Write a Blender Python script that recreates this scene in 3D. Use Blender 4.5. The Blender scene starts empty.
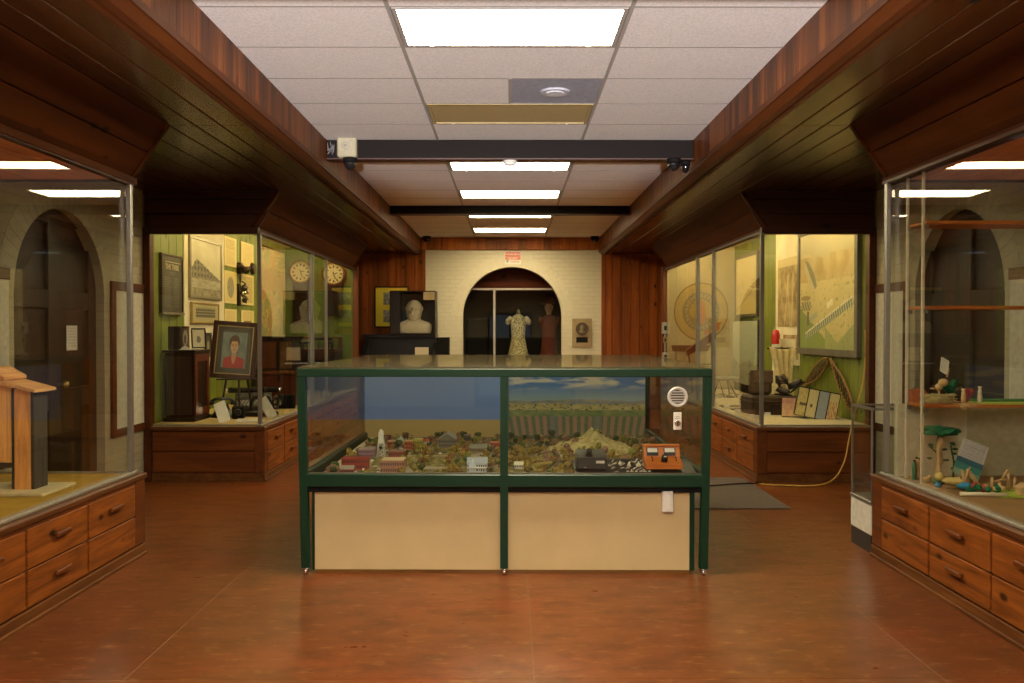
EXPO = 0.0; WF = .33; EM_CEIL = 52.0; EM_FAR = 26.0; EM_CASE = 100.0; E_UP = 7600.0
import bpy, bmesh, math, random
from mathutils import Vector, Matrix, noise
R = math.radians
COL = bpy.context.scene.collection
rnd = random.Random(7)
F = 859.0
def PX(x, y, Y):
    """pixel + distance -> place in the room (for working out real positions)"""
    return ((x - 510) / F * Y, 1.45 - (y - 330) / F * Y)

# ------------------------------------------------------------------ materials
def nmat(name):
    m = bpy.data.materials.new(name); m.use_nodes = True
    nt = m.node_tree
    b = nt.nodes['Principled BSDF']
    return m, nt, b
_cache = {}
def mat(name, rgb, rough=.6, metal=0, spec=.4, var=.12, scale=25, coat=0):
    if name in _cache: return _cache[name]
    m, nt, b = nmat(name)
    b.inputs['Roughness'].default_value = rough
    b.inputs['Metallic'].default_value = metal
    b.inputs['Specular IOR Level'].default_value = spec
    b.inputs['Coat Weight'].default_value = coat
    tc = nt.nodes.new('ShaderNodeTexCoord'); n = nt.nodes.new('ShaderNodeTexNoise')
    n.inputs['Scale'].default_value = scale; n.inputs['Detail'].default_value = 4
    nt.links.new(tc.outputs['Object'], n.inputs['Vector'])
    r = nt.nodes.new('ShaderNodeValToRGB')
    r.color_ramp.elements[0].position = .3; r.color_ramp.elements[1].position = .7
    r.color_ramp.elements[0].color = [c * (1 - var) for c in rgb] + [1]
    r.color_ramp.elements[1].color = [min(1, c * (1 + var)) for c in rgb] + [1]
    nt.links.new(n.outputs['Fac'], r.inputs['Fac']); nt.links.new(r.outputs['Color'], b.inputs['Base Color'])
    _cache[name] = m
    return m
def emit(name, rgb, s):
    m, nt, b = nmat(name)
    b.inputs['Base Color'].default_value = (*rgb, 1)
    b.inputs['Emission Color'].default_value = (*rgb, 1)
    b.inputs['Emission Strength'].default_value = s
    return m
def dusty_glass(name):
    m = glass(name, (.80, .84, .78)); nt = m.node_tree; N = nt.nodes.new; L = nt.links.new
    out = [n for n in nt.nodes if n.type == 'OUTPUT_MATERIAL'][0]; src = out.inputs['Surface'].links[0].from_socket
    for n in nt.nodes:
        if n.type == 'BSDF_GLOSSY': n.inputs['Roughness'].default_value = .035; n.inputs['Color'].default_value = (.62, .58, .46, 1)
    d = N('ShaderNodeBsdfDiffuse'); d.inputs['Color'].default_value = (.26, .21, .12, 1)
    mx = N('ShaderNodeMixShader'); mx.inputs[0].default_value = .16
    L(src, mx.inputs[1]); L(d.outputs[0], mx.inputs[2]); L(mx.outputs[0], out.inputs['Surface'])
    return m
def glass(name, tint=(.965, .975, .96), gl=.66, ior=1.5):
    m = bpy.data.materials.new(name); m.use_nodes = True
    nt = m.node_tree; nt.nodes.clear()
    N = nt.nodes.new; L = nt.links.new
    out = N('ShaderNodeOutputMaterial'); mix = N('ShaderNodeMixShader')
    tr = N('ShaderNodeBsdfTransparent'); tr.inputs['Color'].default_value = (*tint, 1)
    g = N('ShaderNodeBsdfGlossy'); g.inputs['Roughness'].default_value = 0.0
    g.inputs['Color'].default_value = (gl, gl, gl, 1)
    fr = N('ShaderNodeFresnel'); geo = N('ShaderNodeNewGeometry')
    mm = N('ShaderNodeMapRange')
    mm.inputs['From Min'].default_value = 0; mm.inputs['From Max'].default_value = 1
    mm.inputs['To Min'].default_value = ior; mm.inputs['To Max'].default_value = 1 / ior
    L(geo.outputs['Backfacing'], mm.inputs['Value']); L(mm.outputs['Result'], fr.inputs['IOR'])
    L(fr.outputs['Fac'], mix.inputs['Fac']); L(tr.outputs[0], mix.inputs[1]); L(g.outputs[0], mix.inputs[2])
    L(mix.outputs[0], out.inputs['Surface'])
    return m
def wood(name, dark, light, grain='Y', plank=None, rough=.3, knots=True, spec=.5, coat=.0, var=.35, sc=1.0, bump=.15, warp=0.0, k=1.0, kn=1.0):
    m, nt, b = nmat(name)
    dark = tuple(c * WF * k * g for c, g in zip(dark, (1.18, .94, .44))); light = tuple(c * WF * k * g for c, g in zip(light, (1.18, .94, .44)))
    N = nt.nodes.new; L = nt.links.new
    def math_(op, a, bb=None, clamp=False):
        n = N('ShaderNodeMath'); n.operation = op; n.use_clamp = clamp
        for i, v in ((0, a), (1, bb)):
            if v is None: continue
            if isinstance(v, (int, float)): n.inputs[i].default_value = v
            else: L(v, n.inputs[i])
        return n.outputs[0]
    tc = N('ShaderNodeTexCoord'); sep = N('ShaderNodeSeparateXYZ'); L(tc.outputs['Object'], sep.inputs[0])
    idn = 0.0
    if plank:
        ax, w = plank
        fl = math_('FLOOR', math_('DIVIDE', sep.outputs[ax], w))
        wn = N('ShaderNodeTexWhiteNoise'); wn.noise_dimensions = '1D'; L(fl, wn.inputs['W'])
        idn = wn.outputs['Value']
    comb = N('ShaderNodeCombineXYZ')
    for ax in 'XYZ':
        s = (0.9 if ax == grain else 9.0) * sc
        v = math_('MULTIPLY', sep.outputs[ax], s)
        if plank: v = math_('ADD', v, math_('MULTIPLY', idn, 37.0))
        L(v, comb.inputs[ax])
    n1 = N('ShaderNodeTexNoise'); n1.inputs['Scale'].default_value = 1.3; n1.inputs['Detail'].default_value = 7
    n1.inputs['Roughness'].default_value = .62; n1.inputs['Distortion'].default_value = .6 + warp
    L(comb.outputs[0], n1.inputs['Vector'])
    ramp = N('ShaderNodeValToRGB'); ramp.color_ramp.elements[0].position = .3; ramp.color_ramp.elements[1].position = .72
    ramp.color_ramp.elements[0].color = (*dark, 1); ramp.color_ramp.elements[1].color = (*light, 1)
    L(n1.outputs['Fac'], ramp.inputs['Fac'])
    col = ramp.outputs['Color']
    if plank:
        mx = N('ShaderNodeVectorMath'); mx.operation = 'SCALE'
        L(col, mx.inputs[0]); L(math_('ADD', math_('MULTIPLY', idn, var * 2), 1 - var), mx.inputs['Scale'])
        col = mx.outputs[0]
    if knots:
        cb = N('ShaderNodeCombineXYZ')
        for ax in 'XYZ':
            v = math_('MULTIPLY', sep.outputs[ax], (2.1 if ax == grain else 3.8) * kn)
            if plank: v = math_('ADD', v, math_('MULTIPLY', idn, 11.0))
            L(v, cb.inputs[ax])
        vo = N('ShaderNodeTexVoronoi'); vo.inputs['Scale'].default_value = 1.0; L(cb.outputs[0], vo.inputs['Vector'])
        mr = N('ShaderNodeMapRange'); mr.inputs['From Min'].default_value = .07; mr.inputs['From Max'].default_value = .15
        mr.inputs['To Min'].default_value = .12; mr.inputs['To Max'].default_value = 1
        L(vo.outputs['Distance'], mr.inputs['Value'])
        mx = N('ShaderNodeVectorMath'); mx.operation = 'SCALE'; L(col, mx.inputs[0]); L(mr.outputs[0], mx.inputs['Scale'])
        col = mx.outputs[0]
    L(col, b.inputs['Base Color'])
    b.inputs['Roughness'].default_value = rough; b.inputs['Specular IOR Level'].default_value = spec
    b.inputs['Coat Weight'].default_value = coat; b.inputs['Coat Roughness'].default_value = .15
    bp = N('ShaderNodeBump'); bp.inputs['Strength'].default_value = bump; bp.inputs['Distance'].default_value = .004
    L(n1.outputs['Fac'], bp.inputs['Height']); L(bp.outputs[0], b.inputs['Normal'])
    return m
def brick(name, axis, c1, c2, mortar):
    m, nt, b = nmat(name); N = nt.nodes.new; L = nt.links.new
    tc = N('ShaderNodeTexCoord'); sep = N('ShaderNodeSeparateXYZ'); L(tc.outputs['Object'], sep.inputs[0])
    cb = N('ShaderNodeCombineXYZ'); L(sep.outputs[axis], cb.inputs['X']); L(sep.outputs['Z'], cb.inputs['Y'])
    br = N('ShaderNodeTexBrick'); br.inputs['Scale'].default_value = 1
    br.inputs['Brick Width'].default_value = .21; br.inputs['Row Height'].default_value = .073
    br.inputs['Mortar Size'].default_value = .006; br.inputs['Mortar Smooth'].default_value = .3
    br.inputs['Color1'].default_value = (*c1, 1); br.inputs['Color2'].default_value = (*c2, 1); br.inputs['Mortar'].default_value = (*mortar, 1)
    L(cb.outputs[0], br.inputs['Vector']); L(br.outputs['Color'], b.inputs['Base Color'])
    n = N('ShaderNodeTexNoise'); n.inputs['Scale'].default_value = 30; L(tc.outputs['Object'], n.inputs['Vector'])
    ma = N('ShaderNodeMath'); ma.operation = 'MULTIPLY_ADD'; L(n.outputs['Fac'], ma.inputs[0]); ma.inputs[1].default_value = .3
    inv = N('ShaderNodeMath'); inv.operation = 'SUBTRACT'; inv.inputs[0].default_value = 1; L(br.outputs['Fac'], inv.inputs[1])
    L(inv.outputs[0], ma.inputs[2])
    bp = N('ShaderNodeBump'); bp.inputs['Strength'].default_value = .6; bp.inputs['Distance'].default_value = .008
    L(ma.outputs[0], bp.inputs['Height']); L(bp.outputs[0], b.inputs['Normal'])
    b.inputs['Roughness'].default_value = .55
    return m
def painted_mat(name, rough=.5):
    if name in _cache: return _cache[name]
    m, nt, b = nmat(name)
    a = nt.nodes.new('ShaderNodeVertexColor'); a.layer_name = 'paint'
    nt.links.new(a.outputs['Color'], b.inputs['Base Color']); b.inputs['Roughness'].default_value = rough
    _cache[name] = m
    return m

# ------------------------------------------------------------------ mesh builder
class MB:
    def __init__(s): s.bm = bmesh.new(); s.cl = None
    def _xf(s, vs, rot, c):
        if rot is not None:
            bmesh.ops.transform(s.bm, matrix=Matrix.Translation(c) @ rot.to_4x4() @ Matrix.Translation(-Vector(c)), verts=vs)
    def box(s, x0, x1, y0, y1, z0, z1, bev=0, rot=None, mi=0):
        x0, x1 = sorted((x0, x1)); y0, y1 = sorted((y0, y1)); z0, z1 = sorted((z0, z1))
        c = ((x0 + x1) / 2, (y0 + y1) / 2, (z0 + z1) / 2)
        r = bmesh.ops.create_cube(s.bm, size=1, matrix=Matrix.Translation(c) @ Matrix.Diagonal((x1 - x0, y1 - y0, z1 - z0, 1)))
        vs = r['verts']
        fs = {f for v in vs for f in v.link_faces}
        for f in fs: f.material_index = mi
        if bev > 0:
            es = list({e for v in vs for e in v.link_edges})
            q = bmesh.ops.bevel(s.bm, geom=es, offset=min(bev, .45 * min(x1 - x0, y1 - y0, z1 - z0)), segments=1, affect='EDGES', profile=.5, material=-1)
            vs = list({v for f in q['faces'] for v in f.verts} | {v for v in vs if v.is_valid})
        if rot is not None: s._xf(vs, rot, c)
        return s
    def prism(s, poly, a0, a1, axis='Y', mi=0):
        """poly in the two other axes: Y->(x,z)  X->(y,z)  Z->(x,y)"""
        def P(p, a):
            return {'Y': (p[0], a, p[1]), 'X': (a, p[0], p[1]), 'Z': (p[0], p[1], a)}[axis]
        A = [s.bm.verts.new(P(p, a0)) for p in poly]; B = [s.bm.verts.new(P(p, a1)) for p in poly]
        n = len(poly); fs = [s.bm.faces.new(A), s.bm.faces.new(B[::-1])]
        for i in range(n): fs.append(s.bm.faces.new((A[i], B[i], B[(i + 1) % n], A[(i + 1) % n])))
        for f in fs: f.material_index = mi
        return s
    def cyl(s, p0, p1, r0, r1=None, n=16, cap=True, mi=0):
        p0 = Vector(p0); p1 = Vector(p1); r1 = r0 if r1 is None else r1
        d = p1 - p0; L = d.length
        q = d.to_track_quat('Z', 'Y').to_matrix().to_4x4()
        r = bmesh.ops.create_cone(s.bm, cap_ends=cap, segments=n, radius1=max(r0, 1e-5), radius2=max(r1, 1e-5), depth=L, matrix=Matrix.Translation((p0 + p1) / 2) @ q)
        for f in {f for v in r['verts'] for f in v.link_faces}:
            f.material_index = mi
            if len(f.verts) == 4 and n > 6: f.smooth = True
        return s
    def sph(s, c, r, sx=1, sy=1, sz=1, n=12, mi=0, jit=0, rng=None, rot=None):
        q = bmesh.ops.create_uvsphere(s.bm, u_segments=n, v_segments=max(4, n * 2 // 3), radius=1)
        M = Matrix.Diagonal((r * sx, r * sy, r * sz, 1))
        if rot is not None: M = rot.to_4x4() @ M
        for v in q['verts']:
            k = 1 + ((rng or rnd).uniform(-jit, jit) if jit else 0)
            v.co = M @ (v.co * k) + Vector(c)
        for f in {f for v in q['verts'] for f in v.link_faces}: f.smooth = True; f.material_index = mi
        return s
    def ico(s, c, r, sx=1, sy=1, sz=1, sub=1, jit=.2, rng=None, mi=0):
        q = bmesh.ops.create_icosphere(s.bm, subdivisions=sub, radius=1)
        for v in q['verts']:
            k = 1 + (rng or rnd).uniform(-jit, jit)
            v.co = Vector((v.co.x * r * sx * k + c[0], v.co.y * r * sy * k + c[1], v.co.z * r * sz * k + c[2]))
        for f in {f for v in q['verts'] for f in v.link_faces}: f.material_index = mi
        return s
    def tube(s, pts, r, n=8, mi=0):
        pts = [Vector(p) for p in pts]
        if len(pts) < 2: return s
        rings = []; up = Vector((0, 0, 1))
        for i, p in enumerate(pts):
            t = (pts[min(i + 1, len(pts) - 1)] - pts[max(i - 1, 0)]).normalized()
            a = t.cross(up)
            if a.length < .05: a = t.cross(Vector((0, 1, 0)))
            a.normalize(); b = t.cross(a)
            rr = r[i] if isinstance(r, (list, tuple)) else r
            rings.append([s.bm.verts.new(p + (a * math.cos(2 * math.pi * k / n) + b * math.sin(2 * math.pi * k / n)) * rr) for k in range(n)])
        for i in range(len(rings) - 1):
            for k in range(n):
                f = s.bm.faces.new((rings[i][k], rings[i][(k + 1) % n], rings[i + 1][(k + 1) % n], rings[i + 1][k])); f.smooth = True; f.material_index = mi
        s.bm.faces.new(rings[0][::-1]); s.bm.faces.new(rings[-1])
        return s
    def lathe(s, prof, c=(0, 0, 0), n=24, mi=0, sx=1, sy=1, ring=False):
        rings = []
        for r, z in prof:
            rings.append([s.bm.verts.new((c[0] + r * sx * math.cos(2 * math.pi * k / n), c[1] + r * sy * math.sin(2 * math.pi * k / n), c[2] + z)) for k in range(n)])
        for i in range(len(rings) - 1):
            for k in range(n):
                f = s.bm.faces.new((rings[i][k], rings[i][(k + 1) % n], rings[i + 1][(k + 1) % n], rings[i + 1][k])); f.smooth = True; f.material_index = mi
        if ring:
            for k in range(n): f = s.bm.faces.new((rings[-1][k], rings[-1][(k + 1) % n], rings[0][(k + 1) % n], rings[0][k])); f.smooth = True; f.material_index = mi
            return s
        f = s.bm.faces.new(rings[0][::-1]); f.material_index = mi
        f = s.bm.faces.new(rings[-1]); f.material_index = mi
        return s
    def build(s, name, mats, parent=None, world=False, label=None, recalc=True):
        if recalc: bmesh.ops.recalc_face_normals(s.bm, faces=s.bm.faces)
        if world and parent is not None:
            p = parent; M = Matrix.Identity(4)
            while p is not None: M = Matrix.LocRotScale(p.location, p.rotation_euler, None) @ M; p = p.parent
            bmesh.ops.transform(s.bm, matrix=M.inverted(), verts=s.bm.verts)
        me = bpy.data.meshes.new(name); s.bm.to_mesh(me); s.bm.free()
        for m in (mats if isinstance(mats, (list, tuple)) else [mats]): me.materials.append(m)
        o = bpy.data.objects.new(name, me); COL.objects.link(o)
        if parent is not None: o.parent = parent
        if label: o['label'] = label
        return o
def thing(name, label, cat, loc=(0, 0, 0), rz=0, rx=0, ry=0, group=None):
    o = bpy.data.objects.new(name, None); COL.objects.link(o); o.empty_display_size = .05
    o.location = loc; o.rotation_euler = (rx, ry, rz); tag(o, label, cat, group); return o
def tag(o, label, cat, group=None, kind=None):
    o['label'] = label; o['category'] = cat
    if group: o['group'] = group
    if kind: o['kind'] = kind
    return o
def struct(o, label=None):
    o['kind'] = 'structure'
    if label: o['label'] = label
    return o
def kids(o): return [c for c in list(COL.objects) if c.parent is o]
def dup(o, loc=None, rz=None, parent=None, label=None, ch=None, scale=None):
    c = o.copy(); COL.objects.link(c); c.parent = parent
    for k in (kids(o) if ch is None else ch): dup(k, parent=c)
    if loc is not None: c.location = loc
    if rz is not None: c.rotation_euler = (o.rotation_euler[0], o.rotation_euler[1], rz)
    if scale: c.scale = (scale,) * 3
    if label: c['label'] = label
    return c

def fbm(x, y, s=1.0, o=4, seed=0):
    return noise.fractal(Vector((x * s + seed * 13.7, y * s + seed * 5.1, seed)), 1.0, 2.0, o)
def lerp(a, b, t):
    t = max(0, min(1, t)); return tuple(a[i] + (b[i] - a[i]) * t for i in range(3))
def paint_sheet(name, w, h, fn, parent, nx=60, ny=60, y=0.0, th=.003, rough=.5, disc=False, label=None):
    """a flat painted sheet (thickness th) facing local -Y; fn(u,v)->rgb, v up"""
    bm = bmesh.new()
    V = [[bm.verts.new(((i / nx - .5) * w, y, (j / ny - .5) * h)) for i in range(nx + 1)] for j in range(ny + 1)]
    for j in range(ny):
        for i in range(nx):
            if disc:
                a = (i + .5) / nx - .5; b = (j + .5) / ny - .5
                if a * a + b * b > .25: continue
            bm.faces.new((V[j][i], V[j][i + 1], V[j + 1][i + 1], V[j + 1][i]))
    for v in [v for v in bm.verts if not v.link_faces]: bm.verts.remove(v)
    ret = bmesh.ops.extrude_face_region(bm, geom=list(bm.faces))
    for g in ret['geom']:
        if isinstance(g, bmesh.types.BMVert): g.co.y += th
    bmesh.ops.recalc_face_normals(bm, faces=bm.faces)
    cl = bm.loops.layers.float_color.new('paint')
    for f in bm.faces:
        c = f.calc_center_median()
        u = c.x / w + .5; v = c.z / h + .5
        for l in f.loops:
            if abs(f.normal.y) > .5:
                uu = l.vert.co.x / w + .5; vv = l.vert.co.z / h + .5
                uu = uu * .5 + u * .5; vv = vv * .5 + v * .5
            else: uu, vv = u, v
            l[cl] = (*fn(min(.999, max(0, uu)), min(.999, max(0, vv))), 1)
    me = bpy.data.meshes.new(name); bm.to_mesh(me); bm.free()
    me.materials.append(painted_mat('painted_sheet_%d' % int(rough * 100), rough))
    o = bpy.data.objects.new(name, me); COL.objects.link(o); o.parent = parent
    if label: o['label'] = label
    return o
def frame_ring(w, h, fw, d, y0=0.0, bev=.004):
    m = MB()
    m.box(-w/2, w/2, y0, y0 + d, h/2 - fw, h/2, bev).box(-w/2, w/2, y0, y0 + d, -h/2, -h/2 + fw, bev)
    m.box(-w/2, -w/2 + fw, y0, y0 + d, -h/2 + fw, h/2 - fw, bev).box(w/2 - fw, w/2, y0, y0 + d, -h/2 + fw, h/2 - fw, bev)
    return m
def framed(name, label, cat, loc, rz, w, h, fw, fmat, fn, rx=0, ry=0, d=.03, nx=50, ny=50, group=None, inner=None, rough=.5):
    t = thing(name, label, cat, loc, rz, rx, ry, group)
    frame_ring(w, h, fw, d).build('frame', fmat, t)
    paint_sheet('picture', w - 2 * fw, h - 2 * fw, fn, t, nx, ny, y=.010, th=d - .014, rough=rough)
    if inner:
        iw, im = inner
        frame_ring(w - 2 * fw, h - 2 * fw, iw, .004, .004, 0).build('liner', im, t)
    return t
def text_on(parent, s, size, m, loc, rot=(R(90), 0, 0), name='lettering', bold=0.0, align='CENTER', depth=.0006):
    cu = bpy.data.curves.new('txt', 'FONT'); cu.body = s; cu.size = size; cu.align_x = align; cu.align_y = 'CENTER'; cu.extrude = depth; cu.offset = bold; cu.resolution_u = 2
    o = bpy.data.objects.new('txt', cu); COL.objects.link(o)
    dg = bpy.context.evaluated_depsgraph_get(); me = bpy.data.meshes.new_from_object(o.evaluated_get(dg)); bpy.data.objects.remove(o)
    me.materials.clear(); me.materials.append(m); me.name = name
    t = bpy.data.objects.new(name, me); COL.objects.link(t); t.parent = parent; t.location = loc; t.rotation_euler = rot
    return t
# ================================================================== materials
PINE_D, PINE_L = (.16, .045, .010), (.36, .125, .030)
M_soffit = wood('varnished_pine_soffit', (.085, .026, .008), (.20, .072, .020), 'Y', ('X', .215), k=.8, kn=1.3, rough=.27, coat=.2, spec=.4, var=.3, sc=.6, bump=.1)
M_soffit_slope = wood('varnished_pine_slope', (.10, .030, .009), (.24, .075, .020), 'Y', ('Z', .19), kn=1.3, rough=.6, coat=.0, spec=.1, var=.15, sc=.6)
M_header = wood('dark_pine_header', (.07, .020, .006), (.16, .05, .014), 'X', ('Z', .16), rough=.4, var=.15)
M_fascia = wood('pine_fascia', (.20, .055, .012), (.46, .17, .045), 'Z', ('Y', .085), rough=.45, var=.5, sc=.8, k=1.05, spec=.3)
M_trim = wood('pine_moulding', (.13, .036, .009), (.27, .085, .022), 'Y', rough=.5, knots=False, spec=.25)
M_beam = wood('dark_beam', (.012, .006, .005), (.020, .010, .008), 'X', rough=.6, knots=False, spec=.15)
M_beam_u = wood('beam_underside', (.08, .022, .008), (.15, .045, .015), 'X', rough=.45, knots=False)
M_panel = wood('pine_wall_boards', (.24, .062, .013), (.47, .155, .040), 'Z', ('X', .16), kn=1.5, rough=.45, spec=.25, var=.25, k=1.9)
M_drawer = wood('pine_drawer', (.22, .066, .014), (.86, .30, .075), 'Y', kn=1.55, rough=.5, bump=.4, sc=1.0, warp=1.2, spec=.25)
M_drawer_body = wood('pine_case_body', (.20, .058, .014), (.42, .14, .038), 'Y', rough=.5, spec=.25)
M_endpanel = wood('pine_end_board', (.19, .055, .014), (.48, .16, .040), 'X', kn=1.6, rough=.5, spec=.25)
M_skirt = wood('scuffed_skirting', (.14, .048, .016), (.46, .20, .08), 'Y', rough=.55, knots=False, spec=.2)
M_casein = wood('case_ceiling_pine', (.30, .10, .02), (.55, .22, .06), 'Y', k=4.5, rough=.45)
M_green_boards = wood('green_painted_boards', (.31, .48, .08), (.46, .68, .12), 'Z', ('Y', .2), rough=.5, var=.12)
M_green_boards_x = wood('green_painted_boards_end', (.32, .60, .20), (.46, .80, .30), 'Z', ('X', .2), rough=.5, var=.12)
M_alu = mat('aluminium', (.30, .285, .25), rough=.34, metal=.75, var=.06)
M_dkwood = wood('dark_walnut', (.028, .010, .006), (.075, .026, .013), 'Z', k=.9, spec=.3, rough=.35, knots=False)
M_dkwood2 = wood('reddish_mahogany', (.10, .022, .010), (.22, .06, .022), 'X', k=1.8, rough=.3, knots=False)
M_black = mat('black_enamel', (.012, .012, .012), rough=.3, var=.2)
M_blackm = mat('black_matt', (.008, .007, .006), rough=.7, var=.2, spec=.15)
M_white = mat('white_plastic', (.72, .70, .64), rough=.45, var=.03)
M_cream = mat('cream_card', (.70, .62, .42), rough=.7, var=.05)
M_paper = mat('white_card', (.78, .75, .66), rough=.7, var=.04)
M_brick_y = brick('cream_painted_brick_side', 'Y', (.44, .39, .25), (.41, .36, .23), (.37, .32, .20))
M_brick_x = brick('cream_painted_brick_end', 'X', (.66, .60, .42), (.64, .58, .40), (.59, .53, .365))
M_brickplain = mat('cream_painted_brick_block', (.66, .60, .42), rough=.55, var=.06, scale=14)
M_plaster = mat('cream_wallboard', (.72, .62, .38), rough=.6, var=.03, scale=3)
M_glass = glass('clear_glass')
M_glass_top = dusty_glass('thick_dusty_top_glass')

def floor_mat():
    m, nt, b = nmat('stained_concrete'); N = nt.nodes.new; L = nt.links.new
    tc = N('ShaderNodeTexCoord')
    def nz(sc, det, rough, sx=1.0, sy=1.0):
        mp = N('ShaderNodeMapping'); mp.inputs['Scale'].default_value = (sx, sy, 1); L(tc.outputs['Object'], mp.inputs['Vector'])
        n = N('ShaderNodeTexNoise'); n.inputs['Scale'].default_value = sc; n.inputs['Detail'].default_value = det; n.inputs['Roughness'].default_value = rough
        L(mp.outputs[0], n.inputs['Vector']); return n.outputs['Fac']
    def mixc(a, c, f, lo, hi):
        mr = N('ShaderNodeMapRange'); mr.inputs['From Min'].default_value = lo; mr.inputs['From Max'].default_value = hi; L(f, mr.inputs['Value'])
        mx = N('ShaderNodeMix'); mx.data_type = 'RGBA'
        for sock, v in ((mx.inputs[6], a), (mx.inputs[7], c)):
            if isinstance(v, tuple): sock.default_value = (*v, 1)
            else: L(v, sock)
        L(mr.outputs[0], mx.inputs[0]); return mx.outputs[2]
    c = mixc((.122, .033, .0080), (.200, .059, .0140), nz(.55, 3, .5, 1, .7), .35, .65)
    c = mixc(c, (.215, .045, .010), nz(.8, 2, .5, .8, 1.3), .52, .72)
    f = nz(4.5, 8, .72, .8, 1.6)
    c = mixc(c, (.080, .024, .006), f, .46, .72)
    g_ = nz(13, 5, .7, .6, 1.6)
    c = mixc(c, (.32, .15, .05), g_, .55, .78)
    L(c, b.inputs['Base Color'])
    mr = N('ShaderNodeMapRange'); mr.inputs['To Min'].default_value = .22; mr.inputs['To Max'].default_value = .38; L(f, mr.inputs['Value']); L(mr.outputs[0], b.inputs['Roughness'])
    b.inputs['Specular IOR Level'].default_value = .24
    return m
M_floor = floor_mat()
def tile_mat():
    m, nt, b = nmat('acoustic_tile'); N = nt.nodes.new; L = nt.links.new
    tc = N('ShaderNodeTexCoord'); n = N('ShaderNodeTexNoise'); n.inputs['Scale'].default_value = 90; n.inputs['Detail'].default_value = 3
    L(tc.outputs['Object'], n.inputs['Vector'])
    r = N('ShaderNodeValToRGB'); e = r.color_ramp.elements; e[0].position = .35; e[0].color = (.66, .62, .575, 1); e[1].position = .6; e[1].color = (.80, .76, .71, 1)
    L(n.outputs['Fac'], r.inputs['Fac']); L(r.outputs['Color'], b.inputs['Base Color'])
    bp = N('ShaderNodeBump'); bp.inputs['Strength'].default_value = .4; bp.inputs['Distance'].default_value = .004; L(n.outputs['Fac'], bp.inputs['Height']); L(bp.outputs[0], b.inputs['Normal'])
    b.inputs['Roughness'].default_value = .85
    return m
M_tile = tile_mat()
M_grid = mat('ceiling_grid_white', (.36, .33, .29), rough=.5, var=.03)

ZC, YW, XC = 3.06, 15.0, 1.555
YB = -6.0
# ================================================================== floor / ceiling
m = MB(); xs = [-3.9, -1.6, .10, 1.8, 3.9]; ys = [YB, 3.55, 18.6]
g = .002
for i in range(4):
    for j in range(2):
        m.box(xs[i] + g, xs[i + 1] - g, ys[j] + g, ys[j + 1] - g, -.06, 0, 0)
fl_ = struct(m.build('floor', M_floor), 'reddish brown stained concrete floor with saw cut joints')

MB().box(-3.9, 3.9, YB, 18.6, -.1, -.0012).build('joint_filler', mat('pale_joint_filler', (.26, .15, .06), .7), fl_)
lights_rows = {-3.02: 'lit', .64: 'lit', 4.30: 'lit', 6.13: 'unlit', 8.09: 'lit', 9.92: 'lit', 11.74: 'lit', 13.57: 'lit'}  # the two rows behind the camera are added, unseen, to brighten the room
rows = []
for y0, k in ((4.30, 5), (8.09, 5), (11.74, 5)):
    pass
def bay(y0, lo, hi):
    r = [y0 + .61 * i for i in range(-12, 13)]
    r = [v for v in r if lo + .06 < v < hi - .06]
    return [lo] + r + [hi]
bays = [bay(4.30, 3.60, 7.30), bay(8.09, 7.43, 11.15), bay(11.74, 11.28, YW), bay(4.3, YB, 3.60)]
cols = [-XC, -.61, .61, XC]
mt = MB(); mg = MB()
for b_ in bays:
    for i in range(len(b_) - 1):
        a, c = b_[i], b_[i + 1]
        for q in range(3):
            x0, x1 = cols[q], cols[q + 1]
            if q == 1 and any(abs(a - k) < .01 for k in lights_rows): continue
            if q == 1 and abs(a - 5.52) < .01:
                mt.box(x0 + .002, -.002, a + .002, c - .002, ZC, ZC + .02); continue
            mt.box(x0 + .002, x1 - .002, a + .002, c - .002, ZC, ZC + .02)
        mg.box(-XC, XC, a - .009, a + .009, ZC - .0008, ZC + .012)
    for x in cols[1:3]: mg.box(x - .011, x + .011, b_[0], b_[-1], ZC - .003, ZC + .012)
mg.box(-.011, .011, 5.52, 6.13, ZC - .003, ZC + .012)
mt.box(-XC, XC, YB, YW, ZC + .13, ZC + .15)
struct(mt.build('ceiling', M_tile), 'white textured drop ceiling tiles between the wood soffits')
struct(mg.build('trim_1', M_grid), 'thin painted metal grid holding the ceiling tiles')

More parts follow.
